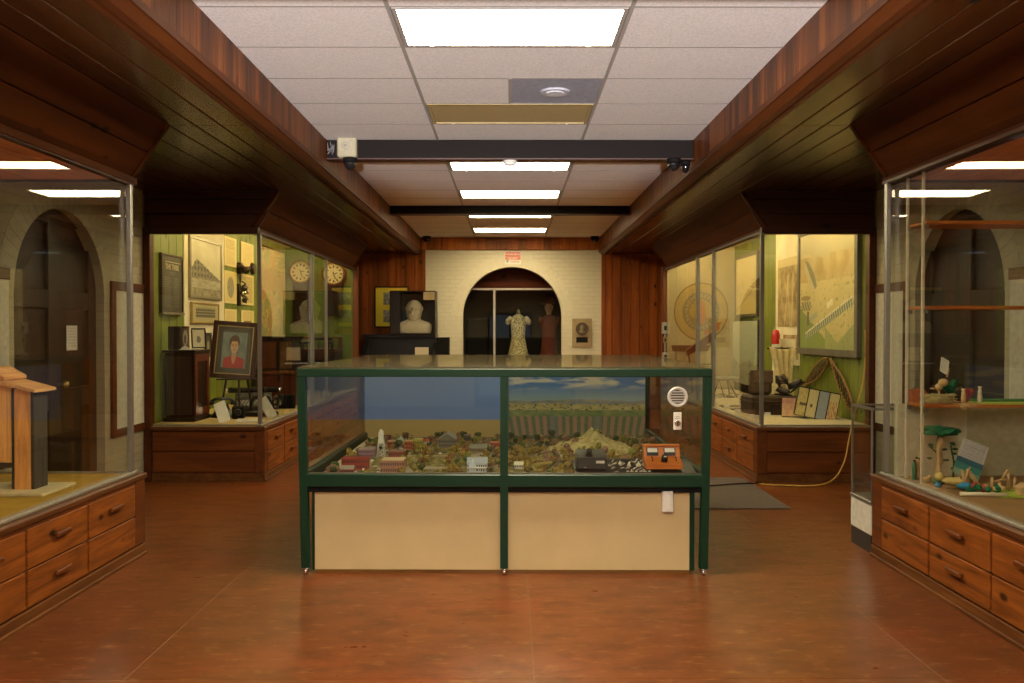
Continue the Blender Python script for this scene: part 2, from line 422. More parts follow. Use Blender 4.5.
M_diff = emit('lit_diffuser', (1.0, .83, .50), EM_FAR)
M_diff1 = emit('lit_diffuser_near', (1.0, .87, .60), EM_CEIL)
M_undiff = mat('unlit_diffuser', (.42, .32, .14), rough=.5, var=.04)
names = {-3.02: 'extra lit ceiling panel added far behind the camera, unseen, for more light', .64: 'extra lit ceiling panel added just behind the camera, unseen, for more light', 4.30: 'lit fluorescent ceiling panel nearest the camera, in front of the first dark beam',
         6.13: 'unlit tan ceiling light panel beside the grey speaker tile',
         8.09: 'lit fluorescent ceiling panel just behind the first dark beam',
         9.92: 'lit fluorescent ceiling panel between the two dark beams, farther of the two there',
         11.74: 'lit fluorescent ceiling panel mostly hidden behind the second dark beam',
         13.57: 'lit fluorescent ceiling panel farthest away, nearest the brick wall'}
for y, st in lights_rows.items():
    t = thing('ceiling_light', names[y], 'ceiling light', (0, y + .305, ZC), group='fluorescent ceiling panels')
    f = MB(); a, b2 = .595, .292
    f.box(-a, a, -b2, -b2 + .022, -.004, .05).box(-a, a, b2 - .022, b2, -.004, .05).box(-a, -a + .022, -b2 + .022, b2 - .022, -.004, .05).box(a - .022, a, -b2 + .022, b2 - .022, -.004, .05)
    f.box(-a, a, -b2, b2, .05, .10)
    f.build('frame', M_grid if st == 'lit' else M_undiff, t)
    MB().box(-a + .022, a - .022, -b2 + .022, b2 - .022, .004, .010).build('diffuser', (M_diff1 if y < 5 else M_diff) if st == 'lit' else M_undiff, t)
    for lx in (-.44, .44): MB().box(lx - .01, lx + .01, b2 - .03, b2 - .018, -.012, -.004).build('latch', M_grid, t)
# speaker tile
t = thing('ceiling_speaker', 'grey ceiling tile with a round speaker grille right of centre', 'speaker', (.305, 5.825, ZC))
MB().box(-.30, .30, -.30, .30, .001, .02, .003).build('panel', mat('grey_blue_tile', (.30, .31, .36), rough=.6), t)
MB().cyl((0, 0, .0005), (0, 0, -.012), .105, .095, 32).build('rim', mat('speaker_rim', (.42, .42, .46), rough=.4), t)
MB().cyl((0, 0, -.012), (0, 0, -.018), .07, .06, 24).build('grille', mat('speaker_grille', (.55, .55, .58), rough=.5), t)

# ================================================================== beams across the ceiling
def beam(n, y0, y1, z0, lab):
    b_ = MB().box(-XC, XC, y0, y1, z0 + .012, ZC, .004).build('trim_%d' % n, M_beam)
    struct(b_, lab)
    u = MB().box(-XC, XC, y0 - .004, y1 + .004, z0, z0 + .012).build('beam_board', M_beam_u, b_)
beam(2, 7.30, 7.43, 2.895, 'dark wooden beam across the ceiling, nearer of the two')
beam(3, 11.15, 11.28, 2.945, 'dark wooden beam across the ceiling, farther one')
beam(4, 3.46, 3.595, 2.895, 'wooden beam across the ceiling nearest the camera')

# ================================================================== soffits
def sX(s, poly): return [(s * x, z) for x, z in poly]
tn = 5
for s, side in ((-1, 'left'), (1, 'right')):
    # fascia
    f = MB()
    y = YB
    k = 0
    while y < YW - .01:
        y2 = min(y + .085, YW); f.box(s * XC, s * (XC + .018), y + .001, y2 - .001, 2.82, ZC + .02, .0015); y = y2
    struct(f.build('trim_%d' % tn, M_fascia), 'short vertical pine boards edging the ceiling on the %s' % side); tn += 1
    f = MB()
    f.prism(sX(s, [(XC - .006, 2.80), (XC - .006, 2.835), (XC + .03, 2.835), (XC + .03, 2.80)]), YB, YW)
    f.prism(sX(s, [(XC + .006, 2.80), (XC + .09, 2.80), (XC + .09, 2.765), (XC + .045, 2.765)]), YB, YW)
    f.prism(sX(s, [(1.655, 2.758), (1.685, 2.758), (1.685, 2.80), (1.655, 2.80)]), YB, YW)
    struct(f.build('trim_%d' % tn, M_trim), 'moulded lower edge of the %s soffit' % side); tn += 1
    f = MB()
    e = [1.69, 1.865, 2.03, 2.20]
    for i in range(3):
        for (ya, yb) in ((YB, 5.56), (5.56, 10.4), (10.4, YW)):
            f.box(s * (e[i] + .005), s * (e[i + 1] - .005), ya + .001, yb - .001, 2.77, 2.79, .004)
            
    e2 = [2.20, 2.42, 2.64, 2.86, 3.08, 3.30, 3.5]
    for i in range(6):
        f.box(s * (e2[i] + .005), s * (e2[i + 1] - .005), 5.57, 8.20, 2.77, 2.79, .004)
    for i in range(2):
        f.box(s * (e2[i] + .005), s * (e2[i + 1] - .005), 13.42, YW, 2.77, 2.79, .004)
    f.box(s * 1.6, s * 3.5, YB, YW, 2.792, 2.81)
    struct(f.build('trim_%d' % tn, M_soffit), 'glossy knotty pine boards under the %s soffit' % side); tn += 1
    f = MB()
    P0, P1 = Vector((2.20, 2.77)), Vector((2.45, 2.415))
    d = P1 - P0; nrm = Vector((-d.y, d.x)).normalized() * .02
    if nrm.x < 0: nrm = -nrm
    for (ya, yb) in ((-2.0, 5.56), (8.20, 13.40)):
        for i in range(2):
            a = P0 + d * (i / 2 + (.012 if i else 0)); c = P0 + d * ((i + 1) / 2 - .012)
            f.prism(sX(s, [tuple(a), tuple(c), tuple(c + nrm), tuple(a + nrm)]), ya, yb)
        a = P0 + nrm; c = P1 + nrm
        f.prism(sX(s, [tuple(a), tuple(c), tuple(c + nrm * .6), tuple(a + nrm * .6)]), ya, yb)
        f.prism(sX(s, [(2.405, 2.385), (2.405, 2.425), (2.44, 2.44), (2.48, 2.425), (2.48, 2.385)]), ya, yb)
        # end cap mouldings along the slope
        for yy in ((yb - .03, yb + .006),):
            a = P0 - nrm * .5; c = P1 - nrm * .5
            f.prism(sX(s, [tuple(a), tuple(c), tuple(c + nrm), tuple(a + nrm)]), *yy)
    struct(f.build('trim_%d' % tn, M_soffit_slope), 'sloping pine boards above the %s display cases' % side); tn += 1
    # frontal header over far case, boards
    f = MB()
    f.prism(sX(s, [(2.24, 2.70), (2.20, 2.768), (3.5, 2.768), (3.5, 2.70)]), 8.215, 8.24)
    f.prism(sX(s, [(2.335, 2.565), (2.25, 2.69), (3.5, 2.69), (3.5, 2.565)]), 8.215, 8.24)
    f.prism(sX(s, [(2.43, 2.43), (2.345, 2.555), (3.5, 2.555), (3.5, 2.43)]), 8.215, 8.24)
    f.box(s * 2.40, s * 3.5, 8.195, 8.26, 2.365, 2.43, .004)
    f.prism(sX(s, [(2.44, 2.38), (2.20, 2.775), (3.5, 2.775), (3.5, 2.38)]), 8.242, 8.262)
    # case ends facing the recess
    f.prism(sX(s, [(2.46, 2.40), (2.22, 2.76), (3.5, 2.76), (3.5, 2.40)]), 5.535, 5.555)
    f.prism(sX(s, [(2.46, 2.40), (2.22, 2.76), (3.5, 2.76), (3.5, 2.40)]), 13.38, 13.40)
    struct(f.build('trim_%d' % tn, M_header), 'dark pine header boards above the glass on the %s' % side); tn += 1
    # case inner ceilings
    f = MB(); 
    for i in range(5):
        f.box(s * (2.48 + i * .2), s * (2.675 + i * .2), -2, 5.53, 2.415, 2.43, .003)
    struct(f.build('trim_%d' % tn, M_casein), 'orange pine boards roofing the near %s case' % side); tn += 1
    f = MB(); f.box(s * 2.30, s * 3.5, 8.26, 13.37, 2.73, 2.745)
    struct(f.build('trim_%d' % tn, M_white), 'pale inner roof of the far %s case' % side); tn += 1

# ================================================================== walls
def arch_wall(name, mt_, axis, pos, thick, u0, u1, z0, z1, uc, r, spring, seg=40):
    """wall slab with arched opening down to the floor. axis 'X': wall plane at x=pos running along Y; 'Y': plane y=pos along X"""
    bm = bmesh.new()
    def P(u, z, d): return (d, u, z) if axis == 'X' else (u, d, z)
    def quad_slab(pts):
        A = [bm.verts.new(P(u, z, pos)) for u, z in pts]; B = [bm.verts.new(P(u, z, pos + thick)) for u, z in pts]
        bm.faces.new(A); bm.faces.new(B[::-1]); n = len(pts)
        for i in range(n): bm.faces.new((A[i], B[i], B[(i + 1) % n], A[(i + 1) % n]))
    quad_slab([(u0, z0), (uc - r, z0), (uc - r, z1), (u0, z1)])
    quad_slab([(uc + r, z0), (u1, z0), (u1, z1), (uc + r, z1)])
    for i in range(seg):
        a0 = math.pi - math.pi * i / seg; a1 = math.pi - math.pi * (i + 1) / seg
        p0 = (uc + r * math.cos(a0), spring + r * math.sin(a0)); p1 = (uc + r * math.cos(a1), spring + r * math.sin(a1))
        quad_slab([p0, p1, (p1[0], z1), (p0[0], z1)])
    bmesh.ops.recalc_face_normals(bm, faces=bm.faces)
    me = bpy.data.meshes.new(name); bm.to_mesh(me); bm.free(); me.materials.append(mt_)
    o = bpy.data.objects.new(name, me); COL.objects.link(o); return o
def voussoirs(parent, axis, pos, thick, uc, r, spring, w=.2, n=34, m_=None):
    b_ = MB()
    for i in range(n):
        a0 = math.pi * (i + .04) / n; a1 = math.pi * (i + .96) / n
        pts = [(uc + rr * math.cos(a), spring + rr * math.sin(a)) for rr, a in ((r, a0), (r + w, a0), (r + w, a1), (r, a1))]
        if axis == 'X': b_.prism(pts, pos, pos + thick, 'X')
        else: b_.prism(pts, pos, pos + thick, 'Y')
    return b_.build('arch_bricks', m_ or M_brickplain, parent)

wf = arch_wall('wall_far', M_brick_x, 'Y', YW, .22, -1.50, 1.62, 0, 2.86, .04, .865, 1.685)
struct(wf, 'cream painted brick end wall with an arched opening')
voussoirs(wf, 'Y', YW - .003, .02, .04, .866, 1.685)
f = MB(); x = -XC
while x < XC + .07:
    f.box(x + .001, x + .143, YW - .05, YW - .03, 2.86, ZC + .01, .002); x += .145
f.box(-1.62, 1.7, YW - .06, YW - .02, 2.845, 2.872, .003)
struct(f.build('trim_%d' % tn, wood('pine_end_fascia', (.22, .06, .014), (.56, .22, .06), 'Z', ('X', .145), rough=.5, var=.4, k=2.0, spec=.2)), 'short pine boards above the brick end wall'); tn += 1
# knotty pine wall boards each side of the brick
for s, a, b2, lab in ((-1, 1.50, 3.5, 'left'), (1, 1.62, 3.5, 'right')):
    f = MB(); x = a; w = .16
    while x < b2 - .02:
        x2 = min(x + w, b2); f.prism([(s * (x + .002), YW - .02), (s * (x + .012), YW - .035), (s * (x2 - .012), YW - .035), (s * (x2 - .002), YW - .02)], 0, 2.77, 'Z'); x = x2
    f.box(s * a, s * b2, YW - .019, YW + .02, 0, 2.77)
    f.box(s * (a - .03), s * (a + .035), YW - .055, YW - .03, 0, 2.85, .004)
    o = f.build('wall_far_%s' % lab, M_panel); struct(o, 'vertical knotty pine boards %s of the brick end wall' % lab)
# side walls
for s, side in ((-1, 'left'), (1, 'right')):
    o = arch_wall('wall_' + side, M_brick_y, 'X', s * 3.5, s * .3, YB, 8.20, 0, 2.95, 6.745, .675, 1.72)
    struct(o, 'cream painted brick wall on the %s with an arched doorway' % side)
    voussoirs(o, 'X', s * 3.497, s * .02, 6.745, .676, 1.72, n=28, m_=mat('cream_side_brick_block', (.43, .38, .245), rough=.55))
    # far case back wall: tongue and groove, painted green
    f = MB(); y = 8.20
    while y < 13.5:
        y2 = min(y + .2, 13.6)
        f.prism([(s * 3.5, y + .001), (s * 3.487, y + .004), (s * 3.487, y2 - .004), (s * 3.5, y2 - .001)], .50, 2.74, 'Z'); y = y2
    f.box(s * 3.499, s * 3.56, 8.20, YW, 0, 2.95)
    struct(f.build('wall_%s_boards' % side, M_green_boards), 'green painted boards backing the far %s case' % side)
    # end wall of the far case
    f = MB(); x = 2.44
    f.box(s * 2.44, s * 3.487, 13.34, 13.38, .5, 2.73)
    struct(f.build('wall_%s_end' % side, M_green_boards_x if s < 0 else M_plaster), 'end wall inside the far %s case' % side)
    # door in the side arch
    d = MB(); d.box(s * 3.60, s * 3.64, 6.06, 7.43, 0, 2.42)
    o = d.build('door_%d' % (1 if s < 0 else 2), M_dkwood); struct(o, 'dark panelled wooden double door in the %s arch' % side)
    q = MB()
    q.box(s * 3.57, s * 3.60, 6.07, 6.20, 0, 2.4, .004).box(s * 3.57, s * 3.60, 7.29, 7.42, 0, 2.4, .004).box(s * 3.57, s * 3.60, 6.66, 6.83, 0, 2.4, .004)
    for z0, z1 in ((0, .22), (.82, .98), (1.62, 1.76), (2.28, 2.4)):
        q.box(s * 3.572, s * 3.60, 6.20, 6.66, z0, z1, .004).box(s * 3.572, s * 3.60, 6.83, 7.29, z0, z1, .004)
    q.build('door_rail', M_dkwood, o)
    q = MB(); q.cyl((s * 3.57, 6.79, 1.02), (s * 3.52, 6.79, 1.02), .012, n=10).sph((s * 3.515, 6.79, 1.02), .03)
    q.build('door_knob', mat('brass', (.5, .36, .12), .3, .9), o)
    # wood framed cream boards low on the wall either side of the arch
    for j, (ya, yb) in enumerate(((7.52, 8.19), (4.9, 5.99))):
        w_ = MB(); X0 = s * 3.475
        w_.box(X0, s * 3.5, ya, yb, 1.80, 1.88, .003).box(X0, s * 3.5, ya, yb, .50, .57, .003).box(X0, s * 3.5, ya, ya + .08, .57, 1.80, .003)
        o = w_.build('trim_%d' % tn, M_trim); tn += 1; struct(o, 'orange pine rail framing the cream board %s the %s arch' % (('beyond', 'before')[j], side))
        MB().box(s * 3.488, s * 3.5, ya + .08, yb, .57, 1.80).build('board', mat('cream_painted_board', (.62, .58, .45), .6), o)
    # corner post of far case against the wall
    o = MB().box(s * 3.43, s * 3.50, 8.195, 8.29, 0, 2.43, .004).build('trim_%d' % tn, M_trim); tn += 1
    struct(o, 'slim pine upright where the far %s case meets the wall' % side)
    # end post of the far case by the panelled wall
    o = MB().box(s * 2.37, s * 2.47, 13.36, 13.46, 0, 2.43, .006).box(s * 2.47, s * 3.5, 13.39, 13.42, 0, 2.43).build('trim_%d' % tn, wood('post_pine_%s' % side, (.22, .055, .013), (.45, .15, .04), 'Z', rough=.35)); tn += 1
    struct(o, 'reddish pine post ending the far %s case' % side)
# wall behind the camera with glazed entrance
wn = MB()
wn.box(-3.9, -.95, YB - .2, YB, 0, 3.1).box(.95, 3.9, YB - .2, YB, 0, 3.1).box(-.95, .95, YB - .2, YB, 2.2, 3.1)
struct(wn.build('wall_near', M_plaster), 'cream wall behind the camera around the entrance')
d = MB()
for x0, x1 in ((-.95, -.87), (-.04, .04), (.87, .95)): d.box(x0, x1, YB - .12, YB - .06, 0, 2.2, .004)
for z0, z1 in ((0, .2), (1.0, 1.08), (2.1, 2.2)): d.box(-.87, .87, YB - .119, YB - .061, z0, z1, .004)
o = d.build('door_3', M_dkwood); struct(o, 'glazed entrance door behind the camera')
MB().box(-.87, -.04, YB - .095, YB - .085, .2, 2.1).box(.04, .87, YB - .095, YB - .085, .2, 2.1).build('door_pane', M_glass, o)

# room beyond the arch
f = MB()
f.box(-2.2, 2.3, 18.4, 18.6, 0, 3.0).box(-2.3, -2.2, 15.22, 18.6, 0, 3.0).box(2.3, 2.4, 15.22, 18.6, 0, 3.0).box(-2.3, 2.4, 15.22, 18.6, 3.0, 3.1)
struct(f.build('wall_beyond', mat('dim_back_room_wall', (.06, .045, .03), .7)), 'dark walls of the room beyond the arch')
f = MB().box(-.9, 1.0, 15.40, 15.46, 2.20, 2.56)
struct(f.build('trim_%d' % tn, wood('arch_header_wood', (.05, .012, .006), (.12, .03, .012), 'X', rough=.6, k=2, spec=.1)), 'dark red wood board inside the top of the arch'); tn += 1
f = MB().box(-.9, 1.0, 15.395, 15.42, 2.165, 2.20).box(-.30, -.262, 15.395, 15.42, 0, 2.165)
o = f.build('window_1', mat('window_metal', (.42, .38, .32), .4, .3)); struct(o, 'tall glass in a metal frame inside the far arch')
MB().box(-.9, -.302, 15.405, 15.412, 0, 2.165).box(-.26, 1.0, 15.405, 15.412, 0, 2.165).build('pane', M_glass, o)
# ================================================================== built-in display cases
M_deck = {('left', 'near'): mat('mustard_deck', (.42, .25, .03), .6, scale=8), ('right', 'near'): mat('brown_deck', (.30, .17, .06), .6, scale=8),
          ('left', 'far'): mat('tan_deck', (.50, .35, .13), .7, scale=9), ('right', 'far'): mat('sand_deck', (.62, .52, .32), .85, var=.15, scale=40)}
M_track = mat('worn_metal_track', (.30, .27, .20), .45, .5, var=.2, scale=60)
M_ledge = wood('ledge_wood', (.16, .055, .018), (.33, .13, .045), 'Y', rough=.35, knots=False)
def drawer(case, s, xf, ya, yb, z0, z1, handle=True):
    d = MB().box(s * (xf - .002), s * (xf + .02), ya, yb, z0, z1, .003).build('drawer', M_drawer, case, True)
    if handle:
        yc, zc = (ya + yb) / 2, z0 + (z1 - z0) * .58
        h = MB().box(s * (xf - .032), s * (xf - .014), yc - .075, yc + .075, zc - .012, zc + .014, .005).box(s * (xf - .020), s * xf, yc - .06, yc + .06, zc - .006, zc + .008, .002)
        h.build('handle', M_drawer_body, d, True)
    return d
def case(side, which, xf, y0, y1, label, posts, knob_rule):
    s = -1 if side == 'left' else 1
    t = thing('display_cabinet', label, 'display case', (s * 2.9, (y0 + y1) / 2, 0), group='built-in museum display cases')
    W = dict(parent=t, world=True)
    MB().box(s * (xf + .012), s * 3.465, y0 + .012, y1 - .012, .03, .49).build('body', M_drawer_body, **W)
    b = MB(); b.prism([(s * (xf - .016), .0), (s * (xf - .016), .016), (s * (xf - .008), .022), (s * (xf - .006), .066), (s * (xf - .002), .074), (s * (xf + .01), .074), (s * (xf + .01), 0)], y0 - .02, y1 + .0)
    if which == 'far': b.prism([(y0 - .016, .0), (y0 - .016, .016), (y0 - .008, .022), (y0 - .006, .066), (y0 - .002, .074), (y0 + .01, .074), (y0 + .01, 0)], s * (xf + .01), s * 3.42, 'X')
    b.build('skirting', M_skirt, **W)
    # face frame
    b = MB(); b.box(s * xf, s * (xf + .012), y0, y1, .455, .49).box(s * xf, s * (xf + .012), y0, y1, .08, .10)
    cols_ = []
    if which == 'near':
        yy = y1 - .15
        while yy - .57 > y0: cols_.append((yy - .592, yy)); yy -= .615
        b.box(s * (xf - .004), s * (xf + .012), y1 - .14, y1, .08, .49, .003)
    else:
        yy = y0 + .10
        while yy + .57 < y1: cols_.append((yy, yy + .592)); yy += .615
        b.box(s * (xf - .004), s * (xf + .012), y0, y0 + .09, .08, .49, .003)
    b.build('face_frame', M_drawer_body, **W)
    for i, (a, c) in enumerate(cols_):
        drawer(t, s, xf - .006, a, c, .276, .470, True)
        drawer(t, s, xf - .006, a, c, .086, .268, knob_rule(i))
    if which == 'far':
        MB().box(s * (xf + .09), s * 3.42, y0 - .006, y0 + .01, .292, .478, .006).build('end_board', M_endpanel, **W)
        MB().box(s * (xf + .09), s * 3.42, y0 - .006, y0 + .01, .09, .282, .006).build('end_board', M_endpanel, **W)
        MB().box(s * (xf), s * (xf + .088), y0 - .010, y0 + .01, .08, .49, .004).build('corner_stile', M_drawer_body, **W)
    else:
        MB().box(s * (xf + .01), s * 3.46, y1 - .012, y1, .08, .49).build('end_board', M_endpanel, **W)
    # ledge + deck
    ya, yb = (y0 - .03, y1) if which == 'far' else (y0, y1 + .02)
    MB().box(s * (xf - .012), s * 3.43, ya, yb, .49, .525, .006).build('ledge', M_ledge, **W)
    MB().box(s * (xf + .10), s * 3.465, y0 + .03, y1 - .06, .525, .535).build('deck', M_deck[(side, which)], **W)
    # metal glazing track
    xg = xf + .055
    tr = MB().box(s * (xg - .022), s * (xg + .022), y0 + .02, y1 - .02, .525, .545, .004)
    if which == 'far':
        tr.box(s * (xg + .02), s * 3.43, y0 + .03, y0 + .07, .525, .545, .004)
    else:
        tr.box(s * (xg + .02), s * 3.46, y1 - .09, y1 - .05, .525, .545, .004)
    tr.build('glazing_track', M_track, **W)
    MB().box(s * (xg - .012), s * (xg + .016), y0 + .02, y1 - .02, 2.375, 2.395, .002).build('top_rail', M_header, **W)
    # posts
    for (yp, r_) in posts:
        MB().box(s * (xg - r_), s * (xg + r_), yp - r_, yp + r_, .545, 2.375, .004).build('glass_post', M_alu, **W)
    # panes: run along Y between posts and are set very slightly out of true
    ysp = sorted([p[0] for p in posts])
    edges = ([y0 + .02] + ysp[:] if which == 'near' else ysp + [y1 - .03])
    ang = R(TILT[(side, which)])
    for i in range(len(edges) - 1):
        a, c = edges[i] + .005, edges[i + 1] - .005
        if c - a < .05: continue
        p = MB().box(-.003, .003, -(c - a) / 2, (c - a) / 2, .545, 2.378).build('glass_pane', M_glass, t)
        p.location = (s * xg - t.location.x, (a + c) / 2 - t.location.y, 0); p.rotation_euler = (0, 0, ang)
    ye = y0 + .05 if which == 'far' else y1 - .07
    MB().box(s * (xg + .016), s * 3.428, ye - .003, ye + .003, .545, 2.378).build('end_pane', M_glass, **W)
    return t
TILT = {('left', 'near'): .62, ('right', 'near'): -.85, ('left', 'far'): .8, ('right', 'far'): -.5}
LN = case('left', 'near', 2.37, 1.5, 5.56, 'near left pine display case with drawers, holding the weathered wooden model', [(5.49, .016)], lambda i: i % 2 == 1)
RN = case('right', 'near', 2.33, 1.5, 5.50, 'near right pine display case with drawers, holding the craft shelves', [(5.43, .016)], lambda i: i % 2 == 1)
LF = case('left', 'far', 2.35, 8.21, 13.36, 'far left pine display case with green back wall and pictures', [(8.26, .018), (10.45, .022), (11.25, .016)], lambda i: i % 2 == 1)
RF = case('right', 'far', 2.35, 8.15, 13.36, 'far right pine display case with round seal and large aerial map', [(8.20, .018), (10.15, .018), (11.0, .022)], lambda i: i % 2 == 1)
for s, yp, xg, c in ((-1, 5.49, 2.425, LN), (1, 5.43, 2.385, RN)):
    MB().box(s * (xg + .016), s * (xg + .08), yp - .012, yp - .004, 2.16, 2.168).cyl((s * (xg + .08), yp - .016, 2.164), (s * (xg + .08), yp, 2.164), .010, n=10).build('glass_clip', M_alu, c, True)

MB().box(2.42, 3.44, 5.375, 5.395, .536, .985).build('end_partition', mat('cream_partition', (.44, .39, .24), .6), RN, True)
MB().box(2.42, 2.86, 5.363, 5.375, .536, .985).build('end_partition', mat('pale_partition', (.58, .53, .36), .6), RN, True)
# ---- the near right case's wooden shelves and white shelf standards
shelf_lab = {2.10: 'topmost narrow orange pine shelf in the near right case', 1.594: 'middle narrow orange pine shelf in the near right case', 1.006: 'lowest pine shelf in the near right case, covered with crafts'}
M_shelf = wood('shelf_pine', (.36, .12, .025), (.62, .25, .07), 'X', k=2.4, rough=.4)
for z, lab in shelf_lab.items():
    o = MB().box(2.465, 3.44, 5.10, 5.355, z - .02, z, .003).build('shelf', M_shelf); tag(o, lab, 'shelf', 'pine shelves in the near right case')
for y, x, lab in ((5.085, 2.445, 'white shelf upright nearer the camera in the right case'), (5.30, 2.452, 'white shelf upright just behind the other in the right case')):
    t = thing('shelf_upright', lab, 'shelf upright', (x, y, .535), group='white shelf uprights')
    MB().box(-.009, .009, -.006, .006, 0, 1.875, .002).build('upright', mat('cream_enamel', (.62, .55, .38), .5), t)
    b = MB()
    for z in (2.10, 1.594, 1.006): b.box(.0, .03, -.006, .006, z - .045 - .535, z - .022 - .535)
    b.build('bracket', M_alu, t)

# ================================================================== central green model-town case
CC = thing('model_town_case', 'large green framed glass case with cream lower panels in the middle of the floor', 'display case', (-.035, 5.04, 0), R(-.7))
M_green = mat('dark_green_paint', (.002, .030, .012), rough=.38, var=.1)
M_chrome = mat('chrome', (.8, .8, .8), .12, 1.0, var=.02)
M_creampanel = mat('cream_panel', (.62, .47, .235), .55, var=.04, scale=5)
HW, D = 1.22, 2.44
def leg(x, y, lean, full=True):
    o = MB()
    t_ = .023
    A = [(x - t_, y), (x + t_, y), (x + t_, y + .046), (x - t_, y + .046)]
    lo = [o.bm.verts.new((px + lean, py, .045)) for px, py in A]; hi = [o.bm.verts.new((px, py, 1.174)) for px, py in A]
    o.bm.faces.new(lo[::-1]); o.bm.faces.new(hi)
    for i in range(4): o.bm.faces.new((lo[i], lo[(i + 1) % 4], hi[(i + 1) % 4], hi[i]))
    q = o.build('leg', M_green, CC)
    c = MB().cyl((x + lean, y + .023, .045), (x + lean, y + .023, .028), .016, n=12).cyl((x + lean - .012, y + .023, .020), (x + lean + .012, y + .023, .020), .020, n=16)
    c.build('caster', M_chrome, q)
for x, ln in ((-HW + .023, .022), (0.0, 0), (HW - .023, -.022)):
    leg(x, 0, ln); leg(x, D - .046, ln)
MB().box(-HW, HW, -.002, .046, 1.174, 1.222, .004).box(-HW, HW, D - .046, D + .002, 1.174, 1.222, .004).box(-HW, -HW + .046, .046, D - .046, 1.174, 1.222, .004).box(HW - .046, HW, .046, D - .046, 1.174, 1.222, .004).build('top_rail', M_green, CC)
MB().box(-HW + .04, HW - .04, .002, .044, .525, .598, .004).box(-HW + .04, HW - .04, D - .044, D - .002, .525, .598, .004).box(-HW + .002, -HW + .044, .046, D - .046, .525, .598, .004).box(HW - .044, HW - .002, .046, D - .046, .525, .598, .004).build('middle_rail', M_green, CC)
MB().box(-HW + .06, HW - .06, .03, D - .03, .49, .528).build('skirt_board', M_blackm, CC)
# base box of cream panels
BX0, BX1 = -1.13, 1.10
for a, c in ((BX0, -.005), (.005, BX1)): MB().box(a, c, .055, .068, .022, .492, .002).build('base_panel', M_creampanel, CC)
MB().box(BX0 - .015, BX0, .053, D - .06, .02, .492).box(BX1, BX1 + .03, .058, D - .06, .02, .492).build('side_panel', M_green, CC)
MB().box(BX0, BX1, D - .07, D - .055, .02, .492).build('back_panel', M_creampanel, CC)
MB().box(BX0, BX1, .06, .10, 0.0, .022).box(BX0, BX1, D - .10, D - .06, 0.0, .022).build('floor_strip', wood('pale_strip', (.40, .2, .07), (.62, .36, .16), 'X'), CC)
MB().box(-HW + .046, HW - .046, .046, D - .046, .53, .548).build('deck_board', M_blackm, CC)
# glass
for a, c in ((-HW + .046, -.024), (.024, HW - .046)):
    MB().box(a, c, .020, .026, .600, 1.174).build('glass_pane', M_glass, CC)
    MB().box(a, c, D - .026, D - .020, .600, 1.174).build('glass_pane', M_glass, CC)
    MB().box(a, c, .028, .036, .599, .606).build('glazing_bead', M_alu, CC)
for x in (-HW + .020, HW - .026):
    MB().box(x, x + .006, .047, D - .047, .600, 1.174).build('glass_pane', M_glass, CC)
gt = MB().box(-HW + .003, HW - .003, .003, D - .003, 1.2225, 1.2345).build('glass_top', M_glass_top, CC)
# vent and lock on the right hand glass
t = thing('round_vent', 'round white louvred vent set in the right glass pane', 'vent', (.0, 0, 0)); t.parent = None
def in_case(x, y, z):
    c = CC.matrix_basis if False else Matrix.LocRotScale(CC.location, CC.rotation_euler, None)
    return c @ Vector((x, y, z))
t.location = in_case(1.02, .0195, 1.057); t.rotation_euler = (0, 0, CC.rotation_euler[2])
M_alu_w = mat('brushed_white_metal', (.66, .64, .60), .35, .2, var=.03)
b = MB(); b.lathe([(.040, 0), (.044, .001), (.060, .004), (.060, .010), (.052, .013), (.046, .010), (.042, .008)], n=36, ring=True); o = b.build('rim', M_alu_w, t); o.rotation_euler = (R(90), 0, 0)
b = MB()
for i in range(5):
    z = -.030 + i * .015; hw = math.sqrt(max(0, .042**2 - z*z)) 
    b.box(-hw, hw, -.012, -.002, z - .003, z + .003, rot=Matrix.Rotation(R(8), 3, 'X'))
b.build('louvre', M_alu_w, t)
MB().cyl((0, -.0006, 0), (0, -.002, 0), .043, n=24).build('backing', mat('vent_shadow_tan', (.06, .045, .03), .6), t)
t = thing('key_switch_plate', 'small white plate with a round key switch below the vent', 'switch', in_case(1.02, .0195, .915), CC.rotation_euler[2])
MB().box(-.024, .024, -.007, 0, -.052, .052, .003).build('plate', M_paper, t)
MB().cyl((0, -.007, -.014), (0, -.014, -.014), .019, .017, 20).build('lock_ring', M_chrome, t)
MB().box(-.003, .003, -.016, -.0138, -.026, -.002).build('key_slot', M_blackm, t)
MB().box(-.012, .012, -.0075, -.0068, .024, .027).box(-.016, .016, -.0075, -.0068, .014, .017).build('print', mat('grey_print', (.3, .28, .25)), t)
t = thing('junction_box', 'cream electrical box mounted high on the right base panel', 'outlet box', in_case(.965, .055, .437), CC.rotation_euler[2])
MB().box(-.033, .033, -.040, 0, -.062, .062, .005).build('box', M_white, t)
MB().box(-.012, .012, -.0435, -.040, -.040, .040, .002).build('rocker', M_paper, t)
